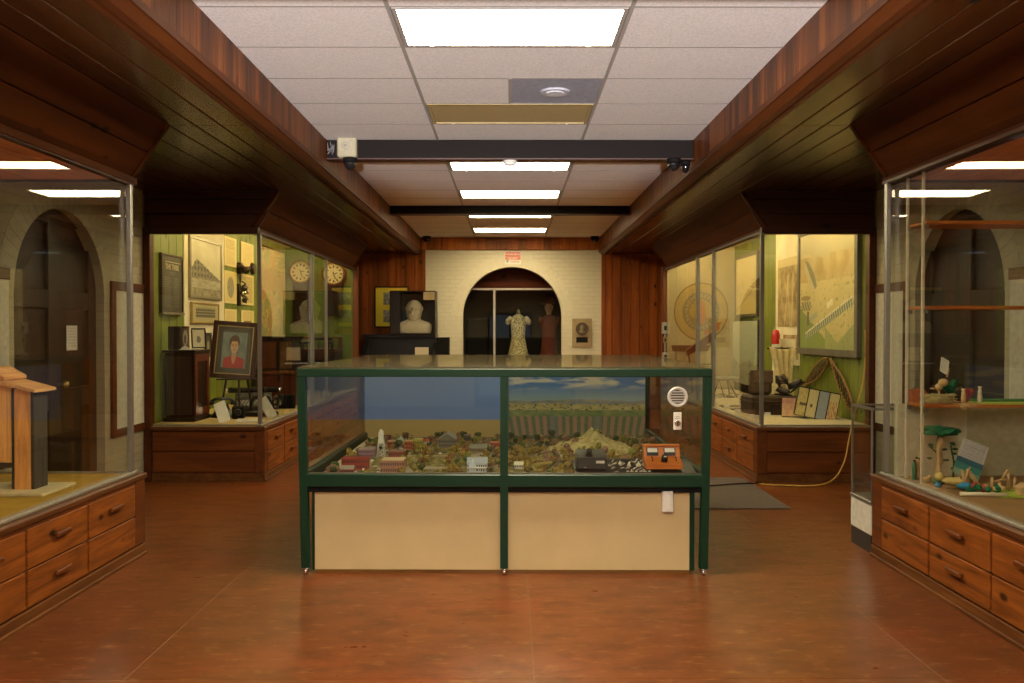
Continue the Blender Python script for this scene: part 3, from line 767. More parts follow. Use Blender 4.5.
# ================================================================== model town inside the green case
DZ = .556
def tp(px, py=None, Y=None):
    if Y is None: Y = (1.45 - DZ) * F / (py - 330)
    return ((px - 510) / F * Y, Y)
def hill(x, y):
    h = 0
    for (cx, cy, r, hh) in ((.60, 6.25, .40, .150), (.35, 6.75, .30, .03), (.95, 6.85, .28, .05)):
        d = math.hypot(x - cx, (y - cy) * .8) / r
        if d < 1: h += hh * (1 - d) ** 1.25 * (1 + .5 * fbm(x, y, 7, 4, 2))
    return h
bm = bmesh.new(); NX, NY = 110, 100
x0, x1, y0, y1 = -1.17, 1.17, 5.10, 7.10
V = []
for j in range(NY + 1):
    row = []
    for i in range(NX + 1):
        x = x0 + (x1 - x0) * i / NX; y = y0 + (y1 - y0) * j / NY
        z = DZ + hill(x, y) + .004 * fbm(x, y, 9, 3)
        row.append(bm.verts.new((x, y, z)))
    V.append(row)
for j in range(NY):
    for i in range(NX): bm.faces.new((V[j][i], V[j][i + 1], V[j + 1][i + 1], V[j + 1][i]))
def skirt(vs):
    L_ = [bm.verts.new((v.co.x, v.co.y, DZ - .007)) for v in vs]
    for i in range(len(vs) - 1): bm.faces.new((vs[i], L_[i], L_[i + 1], vs[i + 1]))
skirt(V[0]); skirt(V[-1]); skirt([r[0] for r in V]); skirt([r[-1] for r in V])
cl = bm.loops.layers.float_color.new('paint')
def ground_col(x, y):
    n = fbm(x, y, 4, 5, 1); n2 = fbm(x, y, 30, 3, 4)
    c = lerp((.07, .05, .02), (.22, .15, .05), n * .9 + .5)
    if n2 > .12: c = lerp(c, (.38, .30, .06), .6)
    if n2 < -.2: c = lerp(c, (.03, .06, .02), .7)
    # streets
    for sy in (5.62, 6.15, 6.62):
        if x < 0 and abs(y - sy - .05 * math.sin(x * 3)) < .035: c = (.30, .25, .18)
    for sx in (-.98, -.62, -.2):
        if abs(x - sx - .04 * math.sin(y * 3)) < .03: c = (.30, .25, .18)
    if hill(x, y) > .03: c = lerp((.30, .24, .09), (.50, .42, .20), n2 * 1.5 + .5)
    return c
for f in bm.faces:
    f.smooth = True
    for l in f.loops: l[cl] = (*ground_col(l.vert.co.x, l.vert.co.y), 1)
bmesh.ops.recalc_face_normals(bm, faces=bm.faces)
me = bpy.data.meshes.new('model_landscape'); bm.to_mesh(me); bm.free(); me.materials.append(painted_mat('scenery_ground', .95))
o = bpy.data.objects.new('model_landscape', me); COL.objects.link(o)
tag(o, 'model railway landscape base with ochre ground, streets and a pale hill', 'diorama')

# backdrops -------------------------------------------------------------
def bd_left(u, v):
    if v > .235: return lerp((.20, .33, .80), (.28, .42, .85), (v - .42) * 1.6 + .25 * fbm(u, v, 2, 3))
    return lerp((.50, .36, .14), (.60, .45, .20), v * 2)
def bd_right(u, v):
    return tuple(min(.9, c * 1.35) for c in bd_right0(u, v))
def bd_right0(u, v):
    sky = lerp((.24, .32, .38), (.06, .15, .40), (v - .50) * 5)
    if v > .62: sky = lerp(sky, (.62, .56, .44), min(.85, max(0, (fbm(u * 2.4, v * 7, 1.5, 5, 3) + .12) * 2.2) * min(1, (v - .62) * 8)))
    m1 = .50 + .035 * fbm(u, 0, 4, 4, 5); m2 = .44 + .04 * abs(fbm(u, 0, 3, 4, 8))
    if v > m1: return sky
    if v > m2: return lerp((.16, .19, .24), (.28, .26, .22), fbm(u, v, 10, 3, 2) + .5)
    if v > .365:
        c = lerp((.34, .27, .12), (.44, .37, .19), fbm(u, v * 2, 9, 3, 6) + .5)
        if fbm(u, v, 42, 2, 9) > .34: c = (.04, .08, .04)
        return c
    if v > .285: return lerp((.11, .17, .07), (.22, .25, .11), fbm(u, v, 12, 3, 1) + .5)
    # striped vineyards converging slightly
    k = (u - .5) * (1.0 + (.5 - v) * .22) * 34
    c = (.07, .12, .07) if (k % 2) < .95 else (.28, .17, .13)
    if .30 < u < .36 or .62 < u < .68: c = lerp(c, (.10, .16, .18), .7)
    if v < .03: c = (.06, .09, .04)
    return lerp(c, (.26, .22, .14), .12 + .3 * abs(fbm(u, v, 20, 2)))
zb0, zb1 = .535, 1.165
def backdrop(lx0, lx1, fn, name, lab, nx, ny):
    ang = CC.rotation_euler[2]
    t = thing(name, lab, 'backdrop', in_case((lx0 + lx1) / 2, 2.09, (zb0 + zb1) / 2), ang)
    t.location.z = (zb0 + zb1) / 2 + .018
    w, h = lx1 - lx0, zb1 - zb0 - .01
    paint_sheet('painted_face', w, h, fn, t, nx, ny, y=-.006, th=.006, rough=.7)
    MB().box(-w/2, w/2, .0, .012, -h/2, h/2).build('backing_board', M_dkwood, t)
    MB().box(-w/2 - .001, -w/2 + .018, .012, .035, -h/2, h/2).box(w/2 - .018, w/2 + .001, .012, .035, -h/2, h/2).build('batten', M_trim, t)
backdrop(-1.20, -.004, bd_left, 'blue_sky_backdrop', 'plain backdrop board of blue sky over tan behind the model town', 40, 40)
backdrop(.0, 1.13, bd_right, 'landscape_backdrop', 'painted backdrop of clouds, hills and striped fields in the right half of the case', 150, 90)

# buildings -------------------------------------------------------------
def cm(rgb, r=.8): return mat('model_paint_%02d_%02d_%02d' % tuple(int(c * 99) for c in rgb), rgb, r, var=.1, scale=120)
M_win = mat('model_window', (.03, .035, .05), .4)
M_winw = mat('model_window_light', (.45, .42, .36), .5)
def bld(px, py, w, h, d, wall, roof, label, style='gable', name='model_house', axis='X', rz=0, win=True, base=None):
    """w,h in pixels at the given foot line"""
    x, y = tp(px, py); k = y / F; w *= k; h *= k; d *= k
    t = thing(name, label, 'model building', (x, y + d / 2, (DZ + .001 if base is None else base) + hill(x, y)), R(rz))
    hw, hd = w / 2, d / 2
    rh = h * (.38 if style == 'gable' else .06)
    wh = h - rh
    b = MB(); b.box(-hw, hw, -hd, hd, -.004, wh)
    if style == 'gable' and axis == 'X': b.prism([(-hd, wh), (hd, wh), (0, h)], -hw, hw, 'X')
    elif style == 'gable': b.prism([(-hw, wh), (hw, wh), (0, h)], -hd, hd, 'Y')
    elif style == 'flat': b.box(-hw - .001, hw + .001, -hd - .001, hd + .001, wh, h)
    b.build('walls', cm(wall), t)
    r = MB(); e = .003
    if style == 'gable' and axis == 'X':
        for q in (-1, 1): r.prism([(q * (hd + e), wh - .002), (q * (hd + e), wh + .001), (0, h + .004), (0, h + .001)], -hw - e, hw + e, 'X')
    elif style == 'gable':
        for q in (-1, 1): r.prism([(q * (hw + e), wh - .002), (q * (hw + e), wh + .001), (0, h + .004), (0, h + .001)], -hd - e, hd + e, 'Y')
    elif style == 'flat':
        r.box(-hw + .001, hw - .001, -hd + .001, hd - .001, h, h + .002)
    r.build('roof', cm(roof), t)
    if win:
        n = max(2, int(w / .013)); fl = 2 if wh > .035 else 1
        q = MB()
        for i in range(n):
            for j in range(fl):
                cx = -hw + (i + .5) * w / n; cz = wh * (j + .55) / fl; ww = w / n * .27; hh = wh / fl * .24
                q.box(cx - ww, cx + ww, -hd - .0008, -hd + .001, cz - hh, cz + hh)
        q.build('windows', M_win, t)
    return t
RED, TAN, WHT = (.30, .045, .025), (.50, .38, .22), (.70, .66, .56)
bld(354, 470, 26, 11, 16, RED, (.22, .03, .02), 'long low red model factory at the left end of the town', 'flat', 'model_factory')
bld(346, 474, 14, 7, 10, (.34, .06, .03), (.30, .24, .18), 'small red model shed in front of the long red factory', 'gable')
bld(366, 458, 16, 8, 20, (.30, .17, .22), (.34, .26, .24), 'mauve model storefront row behind the red factory', 'flat', 'model_storefront')
bld(396, 461, 16, 9, 18, (.28, .07, .04), (.20, .12, .08), 'dark brick model block just right of the white tower', 'flat', 'model_brick_block')
bld(392, 474, 23, 13, 22, (.42, .20, .13), (.50, .38, .22), 'pink brick model block with tan roof, nearest the glass', 'flat', 'model_brick_block')
bld(399, 449, 7, 11, 14, WHT, (.40, .42, .36), 'narrow white and green gabled model shop', 'gable', 'model_shop', 'Y')
bld(391, 449, 8, 7, 12, (.42, .08, .04), (.40, .28, .16), 'low red model shop left of the white gabled one', 'flat', 'model_shop')
bld(408, 450, 8, 8, 14, (.55, .12, .04), (.50, .30, .12), 'orange red model shop right of the white gabled one', 'flat', 'model_shop')
t = bld(417, 452, 9, 12, 14, (.46, .42, .08), (.36, .34, .10), 'yellow green model shop with bright green awning', 'flat', 'model_shop')
MB().box(-.030, .030, -.062, -.045, .012, .020).build('awning', cm((.05, .40, .04)), t)
bld(425, 444, 6, 4, 8, WHT, (.5, .1, .06), 'tiny white model shed with red roof at the back of the town', 'gable')
bld(447, 448, 17, 13, 26, (.20, .19, .16), (.24, .23, .20), 'large grey model engine house with arched roof', 'gable', 'model_engine_house', 'Y')
bld(467, 447, 7, 11, 10, (.06, .07, .07), (.10, .10, .10), 'tall narrow dark model mill at the back of the town', 'flat', 'model_mill')
bld(478, 453, 17, 7, 20, (.24, .19, .12), (.22, .21, .17), 'long grey roofed model shed behind the white cottage', 'gable', 'model_shed')
bld(454, 452, 8, 4, 5, (.52, .36, .08), (.46, .36, .14), 'yellow model rail car, left one by the engine house', 'flat', 'model_rail_car')
bld(462, 453, 7, 4, 5, (.52, .40, .10), (.46, .36, .14), 'yellow model rail car, right one by the engine house', 'flat', 'model_rail_car')
bld(495, 449, 9, 6, 8, (.46, .07, .04), (.52, .20, .10), 'red model rail car by the middle post', 'flat', 'model_rail_car')
bld(385, 440, 10, 4, 8, (.30, .05, .03), (.16, .04, .03), 'low dark red model barn at the back left of the town', 'gable')
# white cottage with cross gable
t = bld(477, 473, 20, 14, 14, (.62, .62, .62), (.30, .32, .36), 'white model cottage with pale blue gable and porch, nearest the glass', 'gable', 'model_cottage')
MB().prism([(-.052, .0), (-.052, .045), (-.030, .082), (-.008, .045), (-.008, .0)], -.050, -.02, 'Y').build('front_gable', cm((.55, .60, .68)), t)
q = MB()
for i in range(6): q.box(-.052 + i * .021, -.049 + i * .021, -.062, -.059, 0, .03)
q.box(-.054, .062, -.064, -.04, .03, .034); q.build('porch', cm(WHT), t)
# white derrick tower
x, y = tp(381, 457)
t = thing('model_tower', 'tall tapering white lattice tower with round sign in the model town', 'model tower', (x, y, DZ))
b = MB(); k = y / F; H = 27 * k; w0 = 4.2 * k; w1 = 1.7 * k
for sx in (-1, 1):
    for sy in (-1, 1): b.tube([(sx * w0, sy * w0, 0), (sx * w1, sy * w1, H * .8)], .0028, 5)
for i in range(6):
    f0 = i / 6 * .8; a = w0 + (w1 - w0) * (f0 / .8); f1 = (i + 1) / 6 * .8; c = w0 + (w1 - w0) * (f1 / .8)
    for sy in (-1, 1):
        b.tube([(-a, sy * a, H * f0), (c, sy * c, H * f1)], .0014, 4); b.tube([(a, sy * a, H * f0), (-c, sy * c, H * f1)], .0014, 4)
        b.tube([(-a, sy * a, H * f0), (a, sy * a, H * f0)], .0014, 4)
b.build('lattice', cm((.74, .72, .64)), t)
MB().box(-w1 * 1.35, w1 * 1.35, -w1 * 1.35, w1 * 1.35, H * .50, H * .93).sph((0, 0, H * .93), w1 * 1.2, sz=1.3, n=8).build('tank', cm((.74, .72, .64)), t)
MB().cyl((0, -w0 * .8, H * .36), (0, -w0 * .9, H * .36), .011, n=14).build('round_sign', M_win, t)
# water tank
x, y = tp(406, 441)
t = thing('model_water_tank', 'dark round model water tank on legs at the back of the town', 'model water tank', (x, y, DZ))
b = MB()
for a in range(4): b.cyl((.016 * math.cos(a * 1.57 + .7), .016 * math.sin(a * 1.57 + .7), 0), (.014 * math.cos(a * 1.57 + .7), .014 * math.sin(a * 1.57 + .7), .035), .002, n=5)
b.build('stand', M_blackm, t)
MB().cyl((0, 0, .035), (0, 0, .062), .022, n=14).cyl((0, 0, .062), (0, 0, .072), .023, .002, n=14).build('tank', cm((.12, .07, .05)), t)
# right half
bld(519, 469, 9, 6, 8, (.60, .58, .52), (.62, .55, .38), 'small white model pavilion in the right half by the middle post', 'gable', 'model_pavilion')
x, y = tp(541, 443)
t = thing('model_depot_tower', 'small brown model tower with yellow roof before the striped fields', 'model tower', (x, y, DZ))
MB().box(-.016, .016, -.016, .016, 0, .05).box(-.022, .022, -.022, .022, .030, .040).build('walls', cm((.22, .10, .05)), t)
MB().lathe([(.026, .05), (.004, .068), (.001, .070)], n=4).build('roof', cm((.50, .34, .08)), t)
# curved retaining wall / track
b = MB(); pts = []
for i in range(15):
    a = R(-100 + i * 9); pts.append((.20 + .16 * math.cos(a), 5.86 + .30 * math.sin(a)))
for i in range(14):
    (xa, ya), (xb, yb) = pts[i], pts[i + 1]
    for o_, z0, z1 in ((0, DZ - .002, DZ + .042),):
        n_ = Vector((yb - ya, -(xb - xa))).normalized() * .018
        b.prism([(xa - n_.x, ya - n_.y), (xa + n_.x, ya + n_.y), (xb + n_.x, yb + n_.y), (xb - n_.x, yb - n_.y)], z0, z1, 'Z')
o = b.build('model_rail_curve', cm((.34, .28, .18))); tag(o, 'curved tan model rail embankment in the right half of the case', 'model railway')
# utility poles
pole0 = None
for i, (px, py, h) in enumerate(((377, 447, 10), (397, 443, 10), (412, 444, 10), (425, 447, 12), (431, 447, 12), (476, 447, 10), (484, 448, 9), (492, 446, 9), (436, 452, 8), (519, 461, 8))):
    x, y = tp(px, py); k = y / F
    if pole0 is None:
        t = pole0 = thing('model_utility_pole', 'thin dark model utility pole', 'model pole', (x, y, DZ), group='thin poles in the model town')
        MB().cyl((0, 0, 0), (0, 0, .075), .0016, .0012, 6).build('pole', cm((.06, .035, .02)), t); MB().box(-.012, .012, -.001, .001, .062, .065).build('crossarm', cm((.06, .035, .02)), t)
        pk = kids(pole0)
    else: t = dup(pole0, (x, y, DZ), 0, ch=pk)
    t['label'] = 'thin dark pole with crossarm among the model buildings'
# small figures and cars: white specks
M_spk = cm((.70, .66, .55)); car0 = None
for i, (px, py) in enumerate(((372, 462), (375, 468), (379, 471), (369, 466), (383, 463), (363, 471), (387, 452), (404, 456), (430, 452), (440, 455), (355, 474), (378, 474))):
    x, y = tp(px, py)
    if car0 is None:
        car0 = t = thing('model_car', '', 'model car', (x, y, DZ + .002), group='tiny pale vehicles in the model streets')
        MB().box(-.014, .014, -.007, .007, .002, .009, .002).box(-.008, .007, -.006, .006, .009, .014, .002).build('body', M_spk, t)
        w_ = MB()
        for a in (-.009, .009): w_.cyl((a, -.008, .003), (a, .008, .003), .003, n=8)
        w_.build('wheels', M_blackm, t); ck = kids(car0)
    else: t = dup(car0, (x, y, DZ + .002), rnd.uniform(0, 3), ch=ck)
    t['label'] = 'tiny pale model vehicle in the streets by the brick buildings'
# trees
kinds = [((.24, .17, .035), 'golden yellow'), ((.17, .09, .03), 'rusty orange'), ((.05, .08, .03), 'dark green'), ((.20, .20, .05), 'olive green'), ((.24, .14, .09), 'bare brown')]
protos = []
rt = random.Random(3)
M_trunk = cm((.10, .05, .03))
blocks = [(tp(px, py), w) for px, py, w in ((357, 470, .16), (392, 474, .10), (392, 461, .1), (381, 457, .05), (477, 473, .09), (447, 448, .1), (519, 469, .05), (478, 453, .1), (366, 458, .08))]
CPX = [(.38, 1.02, 5.13, 5.55), (.72, 1.15, 5.1, 5.6)]
def clear(x, y):
    if not (-1.14 < x < 1.14): return False
    for (c, r) in blocks:
        if math.hypot(x - c[0], y - c[1] - .04) < r: return False
        if abs(x - c[0]) < .05 and 5.1 < y < c[1]: return False
    for a, b_, c, d in CPX:
        if a < x < b_ and c < y < d: return False
    return True
cnt = 0
for k, (rgb, nm) in enumerate(kinds):
    for v in range(2):
        t = thing('model_tree', 'x', 'model tree', (0, 0, 0), group='%s trees of the model landscape' % nm)
        MB().tube([(0, 0, -.004), (.001, 0, .02), (0, .002, .04)], [.002, .0016, .001], 5).build('trunk', M_trunk, t)
        c = MB()
        for q in range(5 if k != 4 else 4):
            c.ico((rt.uniform(-.012, .012), rt.uniform(-.012, .012), .034 + rt.uniform(-.012, .016)), rt.uniform(.010, .016), sub=2, jit=.28, rng=rt)
        c.build('crown', mat('tree_foam_%d' % k, rgb, .95, var=.45, scale=160), t)
        t['label'] = '%s foam tree of the model landscape' % nm
        protos.append((t, kids(t), k, [False]))
def put_tree(x, y, kk, sc):
    global cnt
    c_ = [p for p in protos if p[2] == kk]; p = c_[rt.randrange(len(c_))]
    z = DZ + hill(x, y)
    if not p[3][0]: p[3][0] = True; t = p[0]; t.location = (x, y, z)
    else: t = dup(p[0], (x, y, z), rt.uniform(0, 6), ch=p[1])
    t.scale = (sc, sc, sc); cnt += 1
tries = 0
while cnt < 340 and tries < 4000:
    tries += 1
    x = rt.uniform(-1.12, 1.12); y = 5.14 + 1.88 * rt.random() ** 1.1
    if not clear(x, y): continue
    px = 510 + x / y * F
    if hill(x, y) > .02 and rt.random() < .7: continue
    if x < 0:
        if 405 < px < 470 and y < 6.4: kk = rt.choice((0, 0, 1, 1, 3, 2))
        elif y > 6.4: kk = rt.choice((2, 4, 4, 3))
        else: kk = rt.choice((0, 1, 2, 3, 4))
        if px < 400 and rt.random() < .35: continue
    else:
        if px < 545: kk = rt.choice((0, 0, 0, 3)) if y < 6.2 else rt.choice((2, 2, 3))
        elif y > 6.3: kk = rt.choice((2, 3, 2, 4))
        else: kk = rt.choice((1, 3, 0, 4))
    put_tree(x, y, kk, rt.uniform(.65, 1.3))
for p in protos:
    if not p[3][0]:
        for c in p[1]: bpy.data.objects.remove(c)
        bpy.data.objects.remove(p[0])
# loose ground foam (uncountable)
b = MB(); rg = random.Random(9)
for i in range(900):
    x = rg.uniform(-1.13, 1.13); y = 5.12 + 1.9 * rg.random()
    if not clear(x, y) and rg.random() < .8: continue
    r_ = rg.uniform(.004, .011)
    b.ico((x, y, DZ + hill(x, y) + r_ * .3), r_, sz=.7, sub=1, jit=.3, rng=rg, mi=rg.choice((0, 0, 1, 2, 3)))
o = b.build('ground_foam', [mat('foam_%d' % i, c, .95, var=.3, scale=150) for i, c in enumerate(((.40, .28, .06), (.30, .13, .05), (.07, .10, .03), (.48, .42, .26)))])
tag(o, 'loose ochre and green scrub scattered over the model landscape', 'scenery scrub', kind='stuff')
# edge strip under the side glass (pale kerb)
def kerb(): 
    o = MB().prism([(-1.155, .002), (-1.115, .002), (-1.105, .010), (-1.155, .012)], 5.12, 7.08).build('edge_strip', cm((.52, .44, .26)))
    o.location.z = DZ; tag(o, 'pale edge strip along the left side of the model landscape', 'edging')
kerb()

# control panel ---------------------------------------------------------
cx, cy = tp(637, 474); cy = 5.12
def at(px, py, Y): return ((px - 510) / F * Y, Y, 1.45 - (py - 330) / F * Y)
t = thing('telegraph_board', 'black angled equipment board with small white model yard parts', 'equipment board', (.76, 5.125, .560))
b = MB(); b.prism([(0, 0), (.0, .028), (.26, .075), (.30, .075), (.30, 0)], -.37, .36, 'X'); b.build('board', M_black, t)
b = MB(); b.box(-.355, -.175, .05, .20, .05, .115, .006); b.prism([(.05, .115), (.05, .12), (.20, .150), (.20, .115)], -.355, -.175, 'X'); cb = b.build('control_box', mat('dark_grey_case', (.05, .055, .05), .35), t)
MB().cyl((-.28, .09, .11), (-.28, .06, .165), .017, .017, 14).sph((-.28, .085, .125), .026, n=12).build('knob', M_black, cb)
MB().box(-.24, -.19, .046, .05, .085, .10).build('name_strip', M_paper, cb)
MB().cyl((-.31, .046, .06), (-.31, .03, .06), .008, n=12).build('jack', M_chrome, cb)
rr = random.Random(5); b = MB()
for i in range(34):
    x = rr.uniform(-.16, .055); y = rr.uniform(.03, .24); z = .030 + (y / .26) * .047
    l = rr.uniform(.008, .028); a = rr.uniform(-.5, .5)
    b.tube([(x, y, z), (x + l * math.cos(a), y + l * math.sin(a), z + rr.uniform(.004, .018))], .0022, 5)
for i in range(6): b.box(-.06 + i * .026, -.045 + i * .026, .02, .026, .038, .045)
for (x, y, s_) in ((-.03, .13, 1), (.03, .14, 1.2), (-.08, .18, .9)): b.lathe([(.014 * s_, .052), (.010 * s_, .066), (.001, .085)], c=(x, y, 0), n=6)
b.build('white_fittings', mat('ivory_fittings', (.70, .66, .52), .5), t)
t = thing('wooden_meter_box', 'orange wooden control box with two meters and a black knob', 'control box', (.935, 5.22, .612))
Mo = wood('orange_box_wood', (.36, .11, .03), (.62, .24, .08), 'X', k=3.2, rough=.4, knots=False)
b = MB(); b.prism([(-.06, 0), (-.06, .030), (.025, .060), (.045, .125), (.085, .125), (.085, 0)], -.115, .105, 'X'); bb = b.build('box', Mo, t)
MB().box(-.118, .108, .035, .09, .124, .134, .003).build('top_board', Mo, bb)
dirv = Vector((0, .02, .065)).normalized()
for x in (-.063, .042):
    q = MB(); q.prism([(.029, .068), (.022, .069), (.036, .116), (.043, .115)], x - .036, x + .036, 'X'); mm_ = q.build('meter', M_black, t)
    q = MB(); q.prism([(.0275, .090), (.0245, .0905), (.0325, .114), (.0355, .1135)], x - .030, x + .030, 'X'); q.build('dial', M_paper, mm_)
MB().cyl((0, -.02, .040), (0, -.045, .075), .022, .018, 16).build('knob', M_black, t)
MB().box(-.006, .010, -.050, -.046, .062, .078).build('knob_mark', M_paper, t)
for x in (-.07, .075): MB().cyl((x, -.025, .040), (x - .006, -.035, .068), .004, .003, 8).sph((x - .006, -.035, .068), .006, n=8).build('toggle', M_black, t)
# ================================================================== far left case contents
XL = -3.487
def yl(px): return 3.487 * F / (510 - px)
def yr(px): return 3.487 * F / (px - 510)
def wallpic(side, px0, px1, pya, pyb, **k):
    """rectangle on the side wall from its left/right pixel columns and the top/bottom rows at its middle"""
    Ya, Yb = (yl(px0), yl(px1)) if side < 0 else (yr(px1), yr(px0))
    Ym = (Ya + Yb) / 2
    zt = 1.45 - (pya - 330) / F * Ym; zb = 1.45 - (pyb - 330) / F * Ym
    return Ym, Yb - Ya, (zt + zb) / 2, zt - zb
M_silver = mat('silver_frame', (.30, .26, .18), .4, .4)
M_greyframe = mat('grey_frame', (.16, .13, .10), .5)
M_brownframe = wood('brown_frame', (.07, .022, .010), (.14, .05, .02), 'Z', knots=False)
def rest(): pass
# white board behind the photographs
Y0, W, zc, h = wallpic(-1, 184, 223, 228, 370)
o = MB().box(XL, XL + .012, 9.18, 10.46, .95, 2.70, .002).build('backing_board', mat('ivory_board', (.78, .70, .50), .6, scale=3)); tag(o, 'tall ivory board on the green wall behind the hotel photograph', 'board')
# dark plaque
def plaque(u, v):
    c = (.055, .045, .03)
    return c
t = framed('framed_text_panel', 'narrow dark framed text panel with pale heading at the left of the green wall', 'framed notice', (XL + .035, 8.82, 1.92), R(90), .56, .60, .022, M_brownframe, plaque, d=.035)
Mt = mat('faded_gold_print', (.50, .44, .28), .6)
MB().box(-.20, .20, -.0005, .0, .215, .224).build('print_line', Mt, t); 
text_on(t, 'THE TRIBE', .075, Mt, (0, .009, .17), bold=.002)
b = MB()
rr = random.Random(2)
for col in (-.20, .03):
    b.box(col, col + .13, .008, .0095, .055, .063)
    for i in range(16): b.box(col, col + rr.uniform(.12, .17), .008, .0095, .035 - i * .018, .040 - i * .018)
for w_, z in ((.17, .115), (.12, .098)): b.box(-w_/2, w_/2, .008, .0095, z, z + .006)
b.build('print_line', mat('dim_print', (.20, .18, .12), .6), t)
MB().box(-.28, .28, -.012, .0, -.312, -.290).build('ledge', M_silver, t)
# big photograph of building
def hotel(u, v):
    sky = lerp((.80, .74, .52), (.62, .55, .36), fbm(u, v, 2, 3) + .3)
    top = .66 - .35 * abs(u - .18) * (1.2 if u > .18 else 3)
    if v < .14: return lerp((.20, .17, .10), (.40, .34, .22), fbm(u, v, 12) + .5)
    if v < .30: return lerp((.34, .30, .20), (.50, .45, .32), fbm(u * 2, v * 6, 3) + .5)
    if v < top + .03 * fbm(u, 0, 30, 2):
        wv = math.sin(u * 60) > .1 and math.sin(v * 55) > -.1
        return (.07, .06, .045) if wv else lerp((.20, .17, .12), (.34, .30, .2), fbm(u, v, 20) + .3)
    return sky
framed('framed_photograph', 'large silver framed photograph of a grand many storeyed building', 'framed picture', (XL + .045, 9.79, 2.14), R(90), 1.02, .68, .035, M_silver, hotel, nx=110, ny=80, d=.03)
def team(u, v):
    if .12 < u < .88 and .25 < v < .80:
        for k in range(3):
            cv = .38 + k * .16
            cu = (u * 16 + k * .5) % 1
            if (cu - .5) ** 2 * 12 + ((v - cv) / .09) ** 2 < 1: return (.52, .46, .30) if v > cv + .02 else (.05, .045, .03)
        return (.16, .14, .09)
    return (.46, .40, .22)
framed('framed_group_photograph', 'small wide gold framed group photograph under the large building photograph', 'framed picture', (XL + .045, 9.76, 1.64), R(90), .86, .24, .022, mat('dull_gold_frame', (.38, .26, .09), .45, .3), team, nx=110, ny=40)
# cream prints in two columns
def pr(kind):
    def f(u, v):
        n = fbm(u, v, 22, 3, kind)
        base = (.72, .56, .24)
        if not (.12 < u < .88 and .08 < v < .93): return (.74, .60, .28)
        if kind in (0,):
            if v > .6: return lerp((.30, .24, .12), base, n + .6)
            return lerp((.50, .40, .18), base, n * 2 + .6)
        if kind == 1:
            if ((u - .5) / .28) ** 2 + ((v - .5) / .33) ** 2 < 1: return lerp((.16, .14, .09), (.42, .36, .22), n + .5)
            return base
        if kind == 2 and v < .55: return lerp((.25, .20, .10), (.5, .4, .2), n + .5)
        if kind == 4 and abs(n) < .12: return (.28, .20, .08)
        if kind == 5 and .2 < u < .8 and v < .6: return (.16, .11, .06)
        return lerp((.56, .44, .18), base, n + .7)
    return f
labs = ['upper', 'middle', 'lower']
subj = [('faded engraving sheet with dark top block, upper left of the six cream sheets', 'plain faded text sheet, upper right of the six cream sheets'),
        ('cream sheet with oval portrait, middle left of the six', 'cream sheet with branching drawing, middle right of the six'),
        ('cream sheet with small building print, lower left of the six', 'cream sheet with dark photograph, lower right of the six')]
for j, (za, zb) in enumerate(((2.60, 2.24), (2.18, 1.78), (1.71, 1.36))):
    for i, (ya, yb) in enumerate(((10.47, 10.93), (11.12, 11.66))):
        t = thing('mounted_print', subj[j][i], 'print', (XL + .014, (ya + yb) / 2, (za + zb) / 2), R(90), group='cream sheets on the green wall')
        paint_sheet('sheet', yb - ya, za - zb, pr(j + 3 * i), t, 50, 45, y=0, th=.006, rough=.6)
# wall telephone bell gear between the sheets
M_bell = mat('dark_bronze', (.05, .035, .025), .3, .7)
t = thing('wall_bell', 'dark round bell mechanism between the two columns of cream sheets', 'bell', (XL + .002, 11.02, 2.24))
MB().box(0, .05, -.05, .05, -.07, .07, .006).build('mount', M_dkwood, t)
MB().cyl((.05, 0, 0), (.16, 0, 0), .025, n=14).lathe([(.02, 0), (.09, .0), (.10, .02), (.06, .05), (.01, .06)], n=24).build('gong', M_bell, t).rotation_euler = (0, 0, 0)
b = MB(); b.cyl((.15, .10, 0), (.19, .10, 0), .085, .06, 20).cyl((.04, .10, .0), (.15, .10, 0), .03, n=12).sph((.12, -.05, -.03), .05); b.build('bell_cup', M_bell, t)
t = thing('ornate_hook', 'dark curly metal wall ornament under the round bell', 'wall ornament', (XL + .002, 11.0, 1.92))
b = MB(); b.box(0, .03, -.03, .03, -.16, .12, .004)
for a in range(5):
    th = R(-70 + a * 35); b.tube([(.03, 0, 0), (.08, .07 * math.cos(th), .07 * math.sin(th)), (.10, .13 * math.cos(th), .13 * math.sin(th)), (.06, .15 * math.cos(th + .4), .15 * math.sin(th + .4))], .009, 6)
b.sph((.09, -.02, .06), .045).sph((.09, .0, -.09), .035); b.build('scrollwork', M_bell, t)
MB().sph((.10, -.05, .0), .030).build('white_knob', M_chrome, t)
# map
def mapc(u, v):
    n = fbm(u * 1.2, v * 1.6, 2.2, 4, 2)
    c = lerp((.62, .46, .16), (.60, .46, .14), v)
    if n > .12: c = lerp(c, (.50, .28, .10), .7)
    if n < -.15: c = lerp(c, (.24, .30, .12), .7)
    if abs(n - .02) < .02: c = (.20, .16, .08)
    if abs(fbm(u, v, 9, 2, 7)) < .025: c = lerp(c, (.3, .22, .1), .5)
    if .55 < u < .92 and v > .6 and math.sin(v * 130) > .2 and fbm(u, v, 30, 1) > -.1: c = lerp(c, (.25, .2, .1), .5)
    return c
t = thing('wall_map', 'tall yellowed wall map behind the glass post in the far left case', 'map', (XL + .016, 12.62, 1.92), R(90))
paint_sheet('sheet', 1.34, 1.42, mapc, t, 110, 110, y=0, th=.008, rough=.6)
MB().cyl((-.68, 0, .715), (.68, 0, .715), .012, n=10).cyl((-.68, 0, -.715), (.68, 0, -.715), .012, n=10).build('rod', M_brownframe, t)
